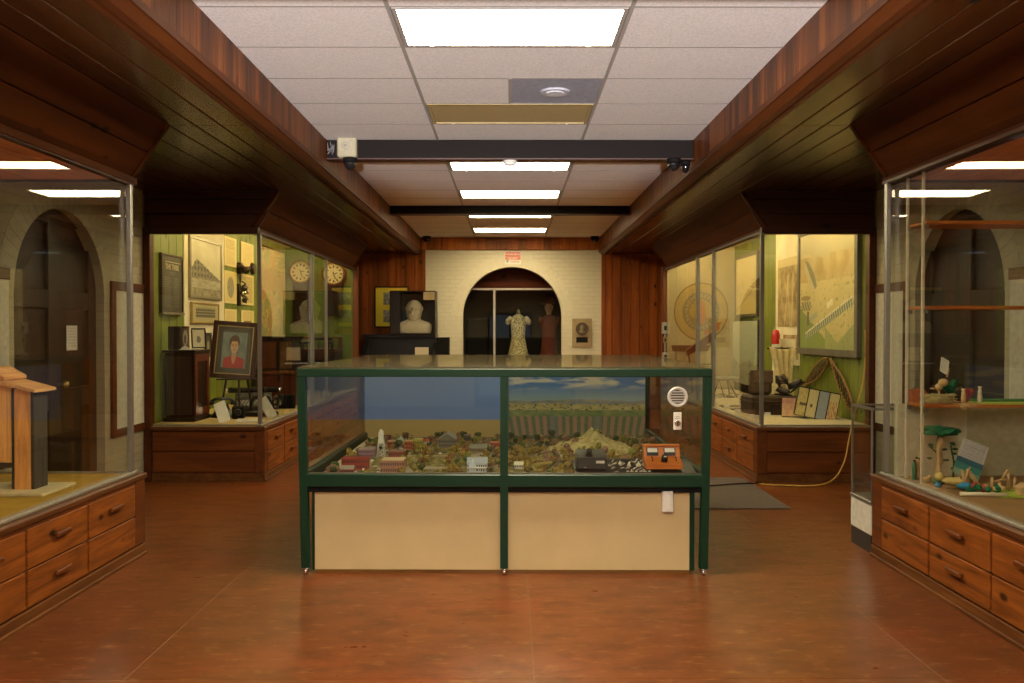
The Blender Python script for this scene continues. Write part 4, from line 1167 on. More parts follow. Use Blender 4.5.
# two clocks on the end wall
def dial(u, v):
    x, y = u - .5, v - .5; r = math.hypot(x, y) * 2
    if r > .97: return (.30, .2, .1)
    a = (math.degrees(math.atan2(x, y)) + 360) % 30
    if .62 < r < .86 and (a < 6 or a > 24): return (.03, .02, .01)
    if r < .55 and abs(x * .7 + y * .25) < .02 and y < .1: return (.08, .06, .04)
    if r < .40 and abs(x * .2 - y) < .022 and x > 0: return (.08, .06, .04)
    return (.80, .70, .44)
for px, py, r_, lab, low in ((301, 272, .15, 'round faced wooden regulator clock, left one on the end wall', .62), (334, 274, .15, 'round faced wooden regulator clock, right one on the end wall', .46)):
    x, z = (px - 510) / F * 13.25, 1.45 - (py - 330) / F * 13.25
    t = thing('wall_clock', lab, 'clock', (x, 13.334, z), group='wall clocks in the far left case')
    MB().cyl((0, -.09, 0), (0, 0, 0), r_ + .035, n=28).build('case', M_dkwood2, t)
    b = MB(); b.box(-.13, .13, -.08, 0, -r_ - low, -.10, .01).box(-.15, .15, -.09, 0, -r_ - low - .03, -r_ - low, .006).box(-.09, .09, -.085, -.078, -r_ - low + .05, -r_ - .05); b.build('trunk', M_dkwood, t)
    paint_sheet('dial', 2 * r_, 2 * r_, dial, t, 64, 64, y=-.094, th=.003, disc=True)
    q = MB(); q.lathe([(r_ * .97, 0), (r_ * 1.08, 0), (r_ * 1.08, .012), (r_ * .97, .016)], n=32, ring=True); q.build('bezel', mat('brass', (.5, .36, .12), .3, .9), t).rotation_euler = (R(90), 0, 0)
    kids(t)[-1].location = (0, -.090, 0)
# dark upright cabinet
t = thing('dark_cabinet', 'tall dark wooden cabinet standing at the left end of the far left case', 'cabinet', (-3.30, 8.76, .535))
MB().box(-.135, .155, -.21, .22, .02, .69, .006).build('body', M_dkwood, t)
MB().box(-.155, .175, -.235, .24, .69, .715, .006).build('top', M_dkwood, t)
MB().box(-.15, .17, -.225, .235, 0, .04, .006).build('plinth', M_dkwood, t)
b = MB()
for z0, z1 in ((.07, .65),): b.box(-.115, .135, -.220, -.208, z0, z1, .004)
b.build('door', wood('cabinet_door', (.04, .015, .008), (.10, .035, .016), 'Z', knots=False), t)
b = MB(); b.box(.155, .165, -.19, -.13, .06, .67).box(.155, .165, .14, .20, .06, .67).box(.155, .165, -.13, .14, .60, .67).box(.155, .165, -.13, .14, .06, .13); b.build('side_frame', M_dkwood2, t)
ZT = 1.251
t = thing('small_wooden_case', 'small dark hinged case with an oval photograph, on the dark cabinet', 'photo case', (-3.33, 8.62, ZT + .001), R(12))
MB().box(-.085, .03, -.05, .05, 0, .235, .006).build('body', M_dkwood, t)
MB().box(.034, .11, -.010, .005, .0, .235, .003).build('lid', M_dkwood2, t)
def oval(u, v): return (.55, .48, .34) if ((u - .5) / .33) ** 2 + ((v - .5) / .4) ** 2 < 1 and not (((u - .5) / .18) ** 2 + ((v - .42) / .25) ** 2 < 1) else (.18, .12, .07)
q = paint_sheet('photograph', .066, .19, oval, t, 20, 30, y=0, th=.002); q.location = (.072, -.013, .12)
o = thing('folded_card', 'bright folded white card lying at the front edge of the dark cabinet top', 'card', (-3.235, 8.56, ZT + .001), R(20))
MB().prism([(-.06, 0), (.06, 0), (.0, .045)], -.04, .04, 'Y').build('card', M_paper, o)
def sk(u, v):
    d = math.hypot((u - .5) * 1.2, v - .42)
    return (.20, .17, .12) if d < .22 + .06 * fbm(u, v, 9) and v > .25 else (.62, .54, .36)
framed('small_framed_sketch', 'small black framed sketch standing on the dark cabinet', 'framed picture', (-3.22, 8.90, ZT + .115), R(38), .15, .21, .013, M_black, sk, rx=R(-8), d=.016, nx=26, ny=34)
framed('small_dark_picture', 'small dark framed picture on the ivory board beside the portrait', 'framed picture', (XL + .035, 9.86, 1.28), R(90), .20, .28, .02, M_black, lambda u, v: (.40, .33, .2) if (u - .5) ** 2 + (v - .45) ** 2 < .06 else (.08, .07, .05), d=.02, nx=20, ny=24)
# portrait on an easel
def portrait(u, v):
    if not (.16 < u < .84 and .13 < v < .87): return (.075, .065, .045)
    u = (u - .16) / .68; v = (v - .13) / .74
    bg = lerp((.13, .17, .16), (.20, .24, .22), fbm(u, v, 3) + .5)
    def el(cx, cy, a, b): return ((u - cx) / a) ** 2 + ((v - cy) / b) ** 2 < 1
    c = bg
    sh = .34 - abs(u - .5) ** 2 * .55
    if v < sh and .1 < u < .92: c = (.42, .05, .045)
    if v < .34 and abs(u - .5) < (v) * .32 and v > .12: c = (.52, .28, .18)
    if el(.5, .40, .09, .12): c = (.50, .28, .18)
    if el(.49, .72, .215, .20): c = (.10, .050, .028)
    if el(.5, .60, .155, .19): c = (.60, .36, .23)
    if el(.5, .80, .15, .06): c = (.11, .055, .03)
    if el(.435, .625, .028, .012) or el(.565, .625, .028, .012): c = (.08, .05, .04)
    if el(.435, .655, .04, .008) or el(.565, .655, .04, .008): c = (.14, .08, .05)
    if el(.5, .575, .018, .03): c = (.48, .26, .16)
    if el(.5, .505, .05, .012): c = (.42, .10, .09)
    return c
t = framed('framed_portrait', 'large framed portrait of a person with short brown hair and red top, on an easel', 'framed picture', (-2.97, 9.25, 1.235), R(8), .475, .62, .048, M_brownframe, portrait, rx=R(-9), ry=R(4), d=.035, nx=80, ny=100, inner=(.010, mat('gilt_liner', (.45, .33, .12), .4, .5)))
t = thing('easel', 'dark wooden easel holding the tilted portrait', 'easel', (-2.97, 9.36, .536), R(8))
b = MB(); b.tube([(-.17, -.06, 0), (-.02, .0, .95)], .012, 6).tube([(.17, -.06, 0), (.02, .0, .95)], .012, 6).tube([(0, .13, 0), (0, .02, .92)], .012, 6); b.build('leg', M_dkwood, t)
MB().box(-.2, .2, -.105, .0, .375, .39, .003).build('shelf', M_dkwood, t)
# typewriters / machines
def typewriter(loc, rz, lab, sc=1.0):
    t = thing('typewriter', lab, 'typewriter', loc, rz, group='black machines in the far left case'); t.scale = (sc,) * 3
    b = MB(); b.prism([(-.19, 0), (-.19, .045), (-.02, .10), (.02, .17), (.15, .17), (.17, .0)], -.17, .17, 'X'); b.build('body', M_black, t)
    MB().cyl((-.24, .06, .195), (.24, .06, .195), .026, n=16).build('platen', M_blackm, t)
    MB().cyl((-.27, .06, .195), (-.24, .06, .195), .022, n=14).cyl((.24, .06, .195), (.27, .06, .195), .022, n=14).build('knob', M_chrome, t)
    q = MB()
    for r_ in range(4):
        for c in range(10): q.cyl((-.14 + c * .031 + r_ * .006, -.16 + r_ * .033, .060 + r_ * .011), (-.14 + c * .031 + r_ * .006, -.16 + r_ * .033, .074 + r_ * .011), .010, n=8)
    q.build('keys', mat('pale_key', (.4, .38, .32), .3), t)
    q = MB(); q.tube([(-.20, .05, .21), (-.22, -.02, .24)], .006, 6); q.build('return_lever', M_chrome, t)
    return t
typewriter((-2.93, 9.80, .536), R(14), 'black typewriter on the case floor under the portrait', 1.15)
t = thing('black_sewing_machine', 'low black hand cranked machine in front of the typewriter', 'machine', (-2.64, 9.12, .536), R(-10))
MB().box(-.16, .16, -.08, .08, 0, .045, .008).build('base', M_black, t)
b = MB(); b.tube([(.11, 0, .04), (.11, 0, .16), (.08, 0, .21), (-.08, 0, .20), (-.12, 0, .15), (-.12, 0, .07)], [.03, .026, .026, .022, .02, .012], 12); b.build('arm', M_black, t)
b = MB(); b.lathe([(.060, -.01), (.072, -.01), (.072, .01), (.060, .01)], n=24, ring=True); q = b.build('wheel', M_black, t); q.rotation_euler = (0, R(90), 0); q.location = (.16, 0, .15)
MB().cyl((.14, 0, .15), (.17, 0, .15), .012, n=10).sph((.02, -.02, .165), .02).build('fitting', M_chrome, t)
t = thing('desk_telephone', 'black desk telephone with round dial behind the first easel card', 'telephone', (-3.02, 9.02, .536), R(15))
b = MB(); b.lathe([(.11, 0), (.11, .02), (.08, .05), (.055, .12), (.05, .14)], n=24, sx=1.1, sy=.9); b.build('body', M_black, t)
b = MB(); b.tube([(-.11, 0, .165), (-.07, 0, .19), (.07, 0, .19), (.11, 0, .165)], .016, 10).cyl((-.11, 0, .13), (-.11, 0, .17), .034, .026, 16).cyl((.11, 0, .13), (.11, 0, .17), .034, .026, 16); b.build('handset', M_black, t)
b = MB(); b.cyl((0, -.07, .08), (0, -.085, .09), .045, n=20); b.build('dial', M_chrome, t)
t = thing('black_box_camera', 'small black box camera in front of the sewing machine', 'camera', (-2.80, 8.86, .536), R(10))
MB().box(-.06, .06, -.06, .06, 0, .13, .01).build('body', M_blackm, t)
MB().cyl((0, -.06, .07), (0, -.09, .07), .036, .030, 18).cyl((0, -.09, .07), (0, -.092, .07), .02, n=14).build('lens', M_black, t)
MB().tube([(-.05, 0, .13), (-.03, 0, .15), (.03, 0, .15), (.05, 0, .13)], .005, 6).build('handle', M_black, t)
t = thing('bellows_camera', 'black folding camera by the right easel card', 'camera', (-2.62, 10.02, .536), R(-20))
MB().box(-.11, .11, .0, .05, 0, .16, .01).build('body', M_blackm, t)
b = MB()
for i in range(5): k = .07 - i * .008; b.box(-k, k, -.02 - i * .022, -.002 - i * .022, .08 - k, .08 + k, .003)
b.build('bellows', M_blackm, t)
MB().cyl((0, -.11, .08), (0, -.145, .08), .035, n=18).lathe([(.03, 0), (.038, .01), (.03, .02)], c=(0, -.12, .07), n=16, ring=True).build('lens', M_chrome, t)
# label cards
def card(loc, rz, lab, w=.115, h=.26, rx=R(-32), ry=0):
    t = thing('label_card', lab, 'label card', loc, rz, rx, ry, group='label cards in the far left case')
    MB().box(-w/2, w/2, -.003, .003, 0, h, .001).build('card', M_paper, t)
    MB().tube([(-w/2 + .01, .004, h * .6), (-w/2 + .01, .10, .0 + .065)], .004, 5).tube([(w/2 - .01, .004, h * .6), (w/2 - .01, .10, .065)], .004, 5).build('prop', M_black, t)
    return t
card((-2.82, 8.50, .54), R(12), 'white label card leaning on its little stand, left of the corner post', ry=R(-22), h=.235)
card((-2.47, 8.95, .54), R(18), 'white label card leaning behind the corner post', w=.10, h=.26, ry=R(-30))
t = thing('flat_label', 'flat label card lying on the case floor left of the corner post', 'label card', (-2.58, 8.52, .536), R(6), group='label cards in the far left case')
MB().prism([(-.05, .0), (-.05, .012), (.07, .03), (.07, 0)], -.13, .13, 'X').build('card', mat('grey_card', (.52, .48, .40), .6), t)
# wooden chest and other furniture further in
t = thing('mahogany_chest', 'reddish wooden chest with polished lid, right of the corner post', 'chest', (-2.79, 10.62, .536))
MB().box(-.20, .20, -.24, .24, 0, .37, .008).build('body', M_dkwood2, t)
MB().box(-.22, .22, -.26, .26, .37, .405, .008).build('lid', wood('polished_red_lid', (.22, .05, .02), (.42, .13, .05), 'Y', rough=.2, knots=False, coat=.5), t)
MB().box(-.01, .01, -.262, -.24, .30, .37).build('hasp', M_chrome, t)
t = thing('pump_organ', 'brown wooden upright cabinet beside the chair in the far left case', 'cabinet', (-3.13, 11.75, .536))
MB().box(-.30, .22, -.25, .25, 0, .80, .006).build('body', M_dkwood, t); MB().box(-.33, .24, -.28, .28, .80, .83, .004).build('top', M_dkwood, t)
MB().box(.05, .215, -.262, -.25, .40, .76, .003).build('panel', wood('tan_panel', (.22, .10, .03), (.36, .18, .06), 'Z', knots=False), t)
MB().box(-.26, .0, -.262, -.25, .40, .76, .003).build('door', M_dkwood2, t)
t = thing('captains_chair', 'dark wooden chair with low curved back in the far left case', 'chair', (-2.64, 11.75, .536), R(-15))
MB().lathe([(.19, .38), (.21, .40), (.20, .425), (.17, .43)], n=24).build('seat', M_dkwood, t)
for a in (45, 135, 225, 315): MB().tube([(.15 * math.cos(R(a)), .15 * math.sin(R(a)), .39), (.21 * math.cos(R(a)), .21 * math.sin(R(a)), 0)], [.016, .012], 8).build('leg', M_dkwood, t)
b = MB(); b.tube([(.22 * math.cos(R(a)), .22 * math.sin(R(a)), .74 + (.05 if 40 < a < 140 else 0)) for a in range(-30, 211, 20)], .020, 8); b.build('backrest', M_dkwood, t)
b = MB()
for a in range(-20, 201, 22): b.tube([(.18 * math.cos(R(a)), .18 * math.sin(R(a)), .42), (.22 * math.cos(R(a)), .22 * math.sin(R(a)), .75)], .008, 6)
b.build('spindles', M_dkwood, t)
t = thing('writing_desk', 'reddish brown desk with raised shelf at the far end of the case', 'desk', (-2.98, 12.85, .536))
MB().box(-.42, .42, -.30, .30, .60, .64, .005).build('desktop', M_dkwood2, t)
b = MB(); b.box(-.42, -.38, -.28, .30, 0, .60, .003).box(.38, .42, -.28, .30, 0, .60, .003).box(-.38, .38, -.27, -.25, .46, .60, .003).box(-.38, .38, .26, .29, 0, .60, .003); b.build('frame', M_dkwood, t)
MB().box(-.42, .42, .08, .30, .78, .81, .004).box(-.42, -.40, .08, .30, .64, .78).box(.40, .42, .08, .30, .64, .78).build('shelf', M_dkwood2, t)
for x in (-.19, .19): MB().box(x - .17, x + .17, -.30, -.27, .485, .585, .004).build('drawer', M_dkwood2, t)

# ================================================================== far end: bust, black cabinet, framed board, plaque, sign
M_bust = mat('cream_plaster_bust', (.66, .58, .42), .75, var=.06, scale=14)
t = thing('black_piano', 'black keyboard cabinet under the bust beside the brick wall', 'cabinet', (-1.79, 14.35, 0))
b = MB(); b.box(-.62, .58, -.10, .42, 0, 1.32, .01); b.build('body', M_black, t)
MB().box(-.66, .56, -.16, .44, 1.32, 1.375, .01).build('lid', M_black, t)
MB().box(-.62, .58, -.40, -.10, .80, .90, .01).box(-.62, -.55, -.40, -.08, .0, .82, .01).box(.51, .58, -.40, -.08, 0, .82, .01).build('key_bed', M_black, t)
for xa_, xb_ in ((-.62, -.56), (.52, .58)): MB().prism([(-.36, .90), (-.36, 1.05), (-.12, 1.24), (-.10, 1.24), (-.10, .90)], xa_, xb_, 'X').build('cheek', M_black, t)
MB().box(-.55, .51, -.38, -.2, .90, .915).build('keys', M_paper, t)
t = thing('black_speaker_box', 'small black box at the right side of the black cabinet', 'box', (-1.10, 14.20, 0))
MB().box(-.095, .095, -.14, .14, .06, 1.33, .01).build('body', M_blackm, t); MB().box(-.099, .099, -.15, .15, 0, .06, .006).build('base', M_black, t)
t = thing('cream_note', 'cream card taped to the front of the black cabinet', 'card', (-1.43, 13.93, 1.10))
MB().box(-.11, .11, -.004, .004, -.14, .07).build('card', M_cream, t)
MB().box(-.10, .10, .004, .012, -.13, .06).build('backing', M_blackm, t)
# glass/wood display box
BX, BY, BZ = -1.60, 14.32, 1.375
t = thing('bust_display_box', 'dark wooden box with open glazed front around the bust', 'display box', (BX, BY, BZ))
w = .375
MB().box(-w, w, .18, .20, 0, .70).box(-w, -w + .16, -.20, .18, 0, .70, .004).box(w - .02, w, -.20, .18, 0, .70, .004).box(-w, w, -.20, .20, .70, .72, .004).box(-w, w, -.20, .20, 0, .02, .004).build('box', mat('near_black_wood', (.018, .012, .010), .4), t)
frame_ring(2 * w, .72, .020, .02, -.215).build('front_frame', M_dkwood, t).location = (0, 0, .36)
MB().box(-w + .02, w - .02, -.197, -.194, .02, .70).build('glass', M_glass, t)
MB().box(.18, w - .01, -.222, -.216, .57, .70).build('label', mat('tan_label', (.42, .32, .16), .7), t)
# the bust
def make_bust(loc):
    t = thing('plaster_bust', 'cream plaster bust of a bald bearded man inside the dark box', 'bust', loc)
    bm = bmesh.new()
    bmesh.ops.create_uvsphere(bm, u_segments=72, v_segments=56, radius=1)
    G = lambda a, c, w: math.exp(-((a - c) / w) ** 2)
    for v in bm.verts:
        x, y, z = v.co
        front = max(0, -y)
        fx, fy, fz = .122 * x, .142 * y, .160 * z
        # squarer skull sides, keep the jaw broad for the beard
        fx *= 1.06
        if z < -.25:
            q = min(.75, -.25 - z)
            fx *= 1 + .16 * q; fy *= 1 + .34 * q * (1 if y < 0 else 0); fz -= q * .10
            fx += .012 * fbm(x * 4, z * 5, 2, 4, 3); fy += .030 * fbm(x * 10, z * 5, 1.3, 4, 5) * front - .020 * front
        fy -= front * .005 * G(z, .30, .12) * G(x, 0, .55)                       # brow
        for s_ in (-1, 1):
            fy += front * .020 * G(x, s_ * .34, .15) * G(z, .14, .09)            # sockets
            fy -= front * .012 * G(x, s_ * .34, .08) * G(z, .13, .045)           # eyeballs
            fy -= front * .012 * G(x, s_ * .42, .15) * G(z, -.10, .12)           # cheeks
            fy -= front * .030 * G(x, s_ * .17, .14) * G(z, -.27, .055)          # moustache
        fy -= front * .040 * G(x, 0, .10) * G(z, -.05, .14)                      # nose
        fy -= front * .012 * G(x, 0, .15) * G(z, -.13, .05)
        fy += front * .020 * G(x, 0, .16) * G(z, -.36, .028)                     # mouth line
        fy -= front * .014 * G(x, 0, .16) * G(z, -.42, .03)
        v.co = (fx, fy, fz + .395)
    for f in bm.faces: f.smooth = True
    me = bpy.data.meshes.new('head'); bm.to_mesh(me); bm.free()
    b = MB()
    secs = [(.255, .125, .0), (.268, .132, .02), (.278, .138, .07), (.280, .138, .12), (.268, .128, .155), (.225, .112, .183), (.15, .10, .208), (.105, .090, .235), (.09, .085, .28), (.085, .085, .34)]
    rings = []
    for (rx_, ry_, z) in secs:
        ring = []
        for k in range(64):
            a = 2 * math.pi * k / 64; ca, sa = math.cos(a), math.sin(a)
            p = 2.7 if z < .16 else 2.1
            xx = math.copysign(abs(ca) ** (2 / p), ca) * rx_; yy = math.copysign(abs(sa) ** (2 / p), sa) * ry_
            if z < .19 and sa < 0: yy += .006 * math.sin(abs(xx) * 48 + z * 40) - .008 * math.exp(-((abs(xx) - .10 + z * .3) / .025) ** 2)
            ring.append(b.bm.verts.new((xx, yy, z)))
        rings.append(ring)
    for i in range(len(rings) - 1):
        for k in range(64):
            f = b.bm.faces.new((rings[i][k], rings[i][(k + 1) % 64], rings[i + 1][(k + 1) % 64], rings[i + 1][k])); f.smooth = True
    b.bm.faces.new(rings[0][::-1]); b.bm.faces.new(rings[-1])
    b.bm.from_mesh(me)
    for s_ in (-1, 1): b.sph((s_ * .130, .012, .41), .026, .45, 1, 1.5, n=12)
    b.build('figure', M_bust, t)
    return t
tb = make_bust((BX + .005, BY - .02, BZ + .021)); tb.scale = (1.06, 1, 1)
# yellow framed board on pine wall
def yb(u, v):
    if .24 < u < .92 and (.10 < v < .42 or .56 < v < .88):
        vv = (v - .10) / .32 if v < .5 else (v - .56) / .32
        return lerp((.18, .16, .12), (.42, .40, .34), fbm(u, v, 12, 4) + (vv > .5) * .5)
    return (.80, .62, .04)
framed('framed_yellow_board', 'framed yellow board with two grey photographs on the pine wall', 'framed picture', (-2.06, YW - .058, 1.85), 0, .60, .72, .025, M_dkwood, yb, nx=60, ny=70, d=.022)
# plaque
t = thing('medallion_plaque', 'tan plaque with round bronze portrait medallion on the brick wall', 'plaque', (1.255, YW - .0005, 1.40))
MB().box(-.17, .17, -.025, 0, -.25, .25, .004).build('board', mat('tan_plaque', (.36, .26, .13), .5), t)
M_bz = mat('bronze', (.12, .085, .05), .35, .6)
MB().cyl((0, -.025, .07), (0, -.038, .07), .112, n=32).build('medallion', M_bz, t)
b = MB(); b.sph((.0, -.044, .085), .048, .8, .35, 1.1).sph((.01, -.042, .02), .06, 1.1, .3, .55).sph((.0, -.046, .055), .03, .8, .5, .8); b.build('relief_head', mat('bronze_relief', (.24, .18, .11), .4, .5), t)
b = MB(); b.lathe([(.098, 0), (.112, 0), (.112, .010), (.098, .010)], n=36, ring=True); q = b.build('rim', M_bz, t); q.rotation_euler = (R(90), 0, 0); q.location = (0, -.038, .07)
MB().box(-.10, .10, -.032, -.025, -.17, -.075, .003).build('name_plate', M_blackm, t)
# warning sign above arch
t = thing('warning_sign', 'small red and white warning sign on the brick above the arch', 'sign', (.052, YW - .0005, 2.71))
MB().box(-.145, .145, -.006, 0, -.115, .105, .001).build('board', M_paper, t)
Mr = mat('sign_red', (.62, .05, .02), .5)
MB().box(-.135, .135, -.008, -.006, .018, .095).build('red_band', Mr, t)
MB().box(-.135, .135, -.008, -.006, -.035, .010).build('red_band', mat('sign_orange', (.70, .20, .09), .5), t)
text_on(t, 'WARNING', .055, M_paper, (0, -.0088, .055), bold=.0015)
text_on(t, 'SECURITY', .036, M_paper, (0, -.0088, -.013), bold=.001)
MB().prism([(-.12, -.045), (-.07, -.045), (-.095, -.09)], -.008, -.006, 'Y').build('emblem', mat('sign_blue', (.12, .22, .2), .5), t)
MB().box(-.05, .10, -.0075, -.006, -.062, -.055).box(-.05, .11, -.0075, -.006, -.078, -.072).build('small_print', Mr, t)
# ================================================================== mannequins beyond the arch
def dress_form(loc, label, dress, skirt_r, top_w, hat=None, head=None, patt=None, shawl=None, rz=0):
    t = thing('costume_mannequin', label, 'mannequin', loc, rz, group=None)
    # gown: lofted continuous surface
    b = MB()
    secs = [(skirt_r, skirt_r * .9, 0.02), (skirt_r * .96, skirt_r * .86, .25), (skirt_r * .8, skirt_r * .72, .55), (skirt_r * .58, skirt_r * .52, .82), (.135, .105, 1.02), (.125, .095, 1.08), (.135, .105, 1.20), (.145, .11, 1.30), (.135, .09, 1.40), (.10, .075, 1.46), (.055, .055, 1.50)]
    rings = []
    for rx_, ry_, z in secs:
        ring = []
        for k in range(48):
            a = 2 * math.pi * k / 48; fold = 1 + (.05 * math.sin(a * 11) * max(0, 1 - z / .95))
            ring.append(b.bm.verts.new((rx_ * fold * math.cos(a), ry_ * fold * math.sin(a), z)))
        rings.append(ring)
    for i in range(len(rings) - 1):
        for k in range(48):
            f = b.bm.faces.new((rings[i][k], rings[i][(k + 1) % 48], rings[i + 1][(k + 1) % 48], rings[i + 1][k])); f.smooth = True
    b.bm.faces.new(rings[0][::-1]); b.bm.faces.new(rings[-1]); b.build('gown', dress, t)
    b = MB()
    for s_ in (-1, 1): b.tube([(s_ * .10, 0, 1.39), (s_ * .15, 0, 1.41), (s_ * (.18 + top_w), -.02, 1.37), (s_ * (.20 + top_w), -.03, 1.31)], [.05, .068, .06, .035], 12)
    b.build('sleeves', dress, t)
    if head: 
        b = MB(); b.lathe([(.05, 1.49), (.045, 1.54), (.06, 1.57)], n=16).sph((0, -.005, 1.655), .1, .82, .95, 1.18, n=20).sph((0, -.10, 1.645), .014).sph((0, -.092, 1.60), .02, 1.2, .6, .4); b.build('head', head, t)
        q = MB(); q.sph((0, .02, 1.69), .108, .92, 1.0, 1.0, n=18); q.build('hair', mat('dark_hair', (.03, .015, .01), .7), t)
    else:
        MB().cyl((0, 0, 1.49), (0, 0, 1.56), .045, .03, 16).sph((0, 0, 1.57), .03).build('neck_cap', dress, t)
    if hat: MB().lathe([(.17, 1.70), (.175, 1.715), (.10, 1.725), (.10, 1.80), (.06, 1.83), (.01, 1.84)], n=28).build('hat', hat, t)
    if shawl: MB().lathe([(.20, 1.26), (.205, 1.30), (.16, 1.42), (.07, 1.50)], n=28, sy=.7).build('shawl', shawl, t)
    return t
M_floral = None
def floral():
    m_, nt, b = nmat('cream_floral_cloth'); N = nt.nodes.new; L = nt.links.new
    tc = N('ShaderNodeTexCoord'); v = N('ShaderNodeTexNoise'); v.inputs['Scale'].default_value = 42; v.inputs['Detail'].default_value = 3
    L(tc.outputs['Object'], v.inputs['Vector']); r = N('ShaderNodeValToRGB'); e = r.color_ramp.elements
    e[0].position = .44; e[0].color = (.30, .22, .07, 1); e[1].position = .54; e[1].color = (.72, .64, .36, 1)
    L(v.outputs['Fac'], r.inputs['Fac']); L(r.outputs['Color'], b.inputs['Base Color']); b.inputs['Roughness'].default_value = .8
    return m_
dress_form((.155, 16.1, .12), 'headless mannequin in a pale floral gown seen through the arch', floral(), .30, .01)
dress_form((.74, 16.3, .10), 'mannequin in a dark red gown and red hat at the right of the arch', mat('dark_red_cloth', (.13, .022, .010), .8), .26, -.04, hat=mat('red_hat', (.13, .02, .01), .8), head=mat('mannequin_face', (.55, .34, .18), .6))
o = MB().box(-2.1, 2.2, 15.7, 18.3, 0, .24, .01).build('low_platform', M_dkwood); tag(o, 'low dark platform under the mannequins beyond the arch', 'platform')
for ob in list(COL.objects):
    if ob.name.startswith('costume_mannequin'): ob.location.z = .242
t = thing('dark_armchair', 'dark upholstered high backed chair in the left of the far arch', 'chair', (-.62, 16.2, .242))
MB().box(-.22, .22, .12, .22, .40, 1.45, .05).build('backrest', M_blackm, t); MB().box(-.26, .26, -.3, .12, .28, .46, .04).build('seat', M_blackm, t)
for sx in (-.2, .2):
    for sy in (-.25, .15): MB().cyl((sx, sy, 0), (sx, sy, .30), .02, .025, 8).build('leg', M_dkwood, t)

# ================================================================== far right case contents
XR = 3.487
def seal(u, v):
    x, y = (u - .5) * 2, (v - .5) * 2; r = math.hypot(x, y)
    base = (.66, .50, .20)
    if .945 < r < .975: return (.20, .14, .06)
    if r > .975: return (.70, .58, .30)
    if r > .66:
        if y < -.35 and x > .1 and fbm(x, y, 4, 3, 4) > -.12 and r < .9: return (.62, .22, .06)
        return base
    if r > .645: return (.30, .26, .14)
    if r > .42:
        a = math.degrees(math.atan2(y, x))
        if .47 < r < .60 and (a % 14) < 8 and fbm(x, y, 20, 2) > -.25: return (.60, .50, .26)
        return (.30, .30, .20)
    if ((x - .02) / .16) ** 2 + ((y + .12) / .34) ** 2 < 1: return (.62, .24, .07)
    if ((x - .02) / .12) ** 2 + ((y - .26) / .13) ** 2 < 1: return (.60, .28, .10)
    if y < -.2: return lerp((.5, .3, .1), (.34, .3, .14), fbm(x, y, 6) + .5)
    return (.60, .46, .14)
t = thing('round_seal', 'large round painted seal with grey ring on the cream end wall', 'seal', (2.965, 13.336, 1.735))
paint_sheet('seal_face', .86, .92, seal, t, 130, 130, y=-.008, th=.008, rough=.55, disc=True)
# framed print on the side wall
def pictR(name, lab, y0_, y1_, z0_, z1_, fn, fw, fm, nx=80, ny=80, d=.03, cat='framed picture'):
    return framed(name, lab, cat, (XR - d - .003, (y0_ + y1_) / 2, (z0_ + z1_) / 2), R(-90), y1_ - y0_, z1_ - z0_, fw, fm, fn, nx=nx, ny=ny, d=d)
def sketch(u, v):
    c = lerp((.70, .55, .22), (.76, .62, .30), v)
    n = fbm(u, v, 8, 4, 2)
    if .25 < v < .6 and abs(n) < .07: c = (.40, .34, .16)
    if .5 < u < .9 and .45 < v < .6 and n > .1: c = (.80, .76, .6)
    if abs(v - .45 * u - .05) < .012: c = (.42, .32, .14)
    return c
pictR('framed_drawing', 'pale drawing in a wide grey frame above the light blue panel', 12.03, 13.2, 1.64, 2.56, sketch, .045, M_greyframe)
t = thing('pale_blue_panel', 'tall pale blue green panel with dark edges below the grey framed drawing', 'display panel', (3.42, 12.50, 1.12), R(-90))
paint_sheet('face', 1.30, .92, lambda u, v: lerp((.44, .52, .40), (.56, .58, .42), v * 1.3 + .35 * fbm(u, v, 7, 4)) if v > .35 + .1 * fbm(u, 0, 5) else lerp((.26, .28, .20), (.45, .44, .32), fbm(u, v, 14, 4) + .5), t, 60, 50, y=-.012, th=.006)
MB().box(-.66, .66, -.004, .06, -.47, .47, .003).build('backing', M_blackm, t)
MB().box(-.2, .2, .0, .04, -.584, -.47).build('foot', M_blackm, t)
# white panel with tree photograph
o = MB().box(XR - .010, XR, 10.32, 11.24, 1.02, 2.71, .002).build('white_board', mat('ivory_board', (.78, .70, .50), .6, scale=3)); tag(o, 'tall ivory board on the right green wall left of the aerial map', 'board')
def treep(u, v):
    n = fbm(u, v, 5, 4, 6); c = lerp((.20, .13, .05), (.50, .38, .18), n + .55)
    for k, (a, b2) in enumerate(((.4, .25), (.55, -.2), (.7, .1))):
        if abs(u - a - b2 * (v - .3)) < .03 and v < .75: c = lerp(c, (.62, .50, .28), .55)
    if v > .88: c = lerp(c, (.70, .56, .28), .8)
    return c
t = thing('tree_photograph', 'brown photograph of bare tree trunks on the ivory board', 'photograph', (XR - .018, 10.72, 1.92), R(-90))
paint_sheet('print', .80, .86, treep, t, 70, 70, y=0, th=.006)
t = thing('lower_photograph', 'smaller brown photograph under the tree photograph, partly behind the white cloth', 'photograph', (XR - .018, 10.62, 1.24), R(-90))
paint_sheet('print', .56, .30, lambda u, v: lerp((.24, .15, .07), (.52, .38, .2), fbm(u, v, 6, 4, 9) + .5), t, 40, 30, y=0, th=.006)
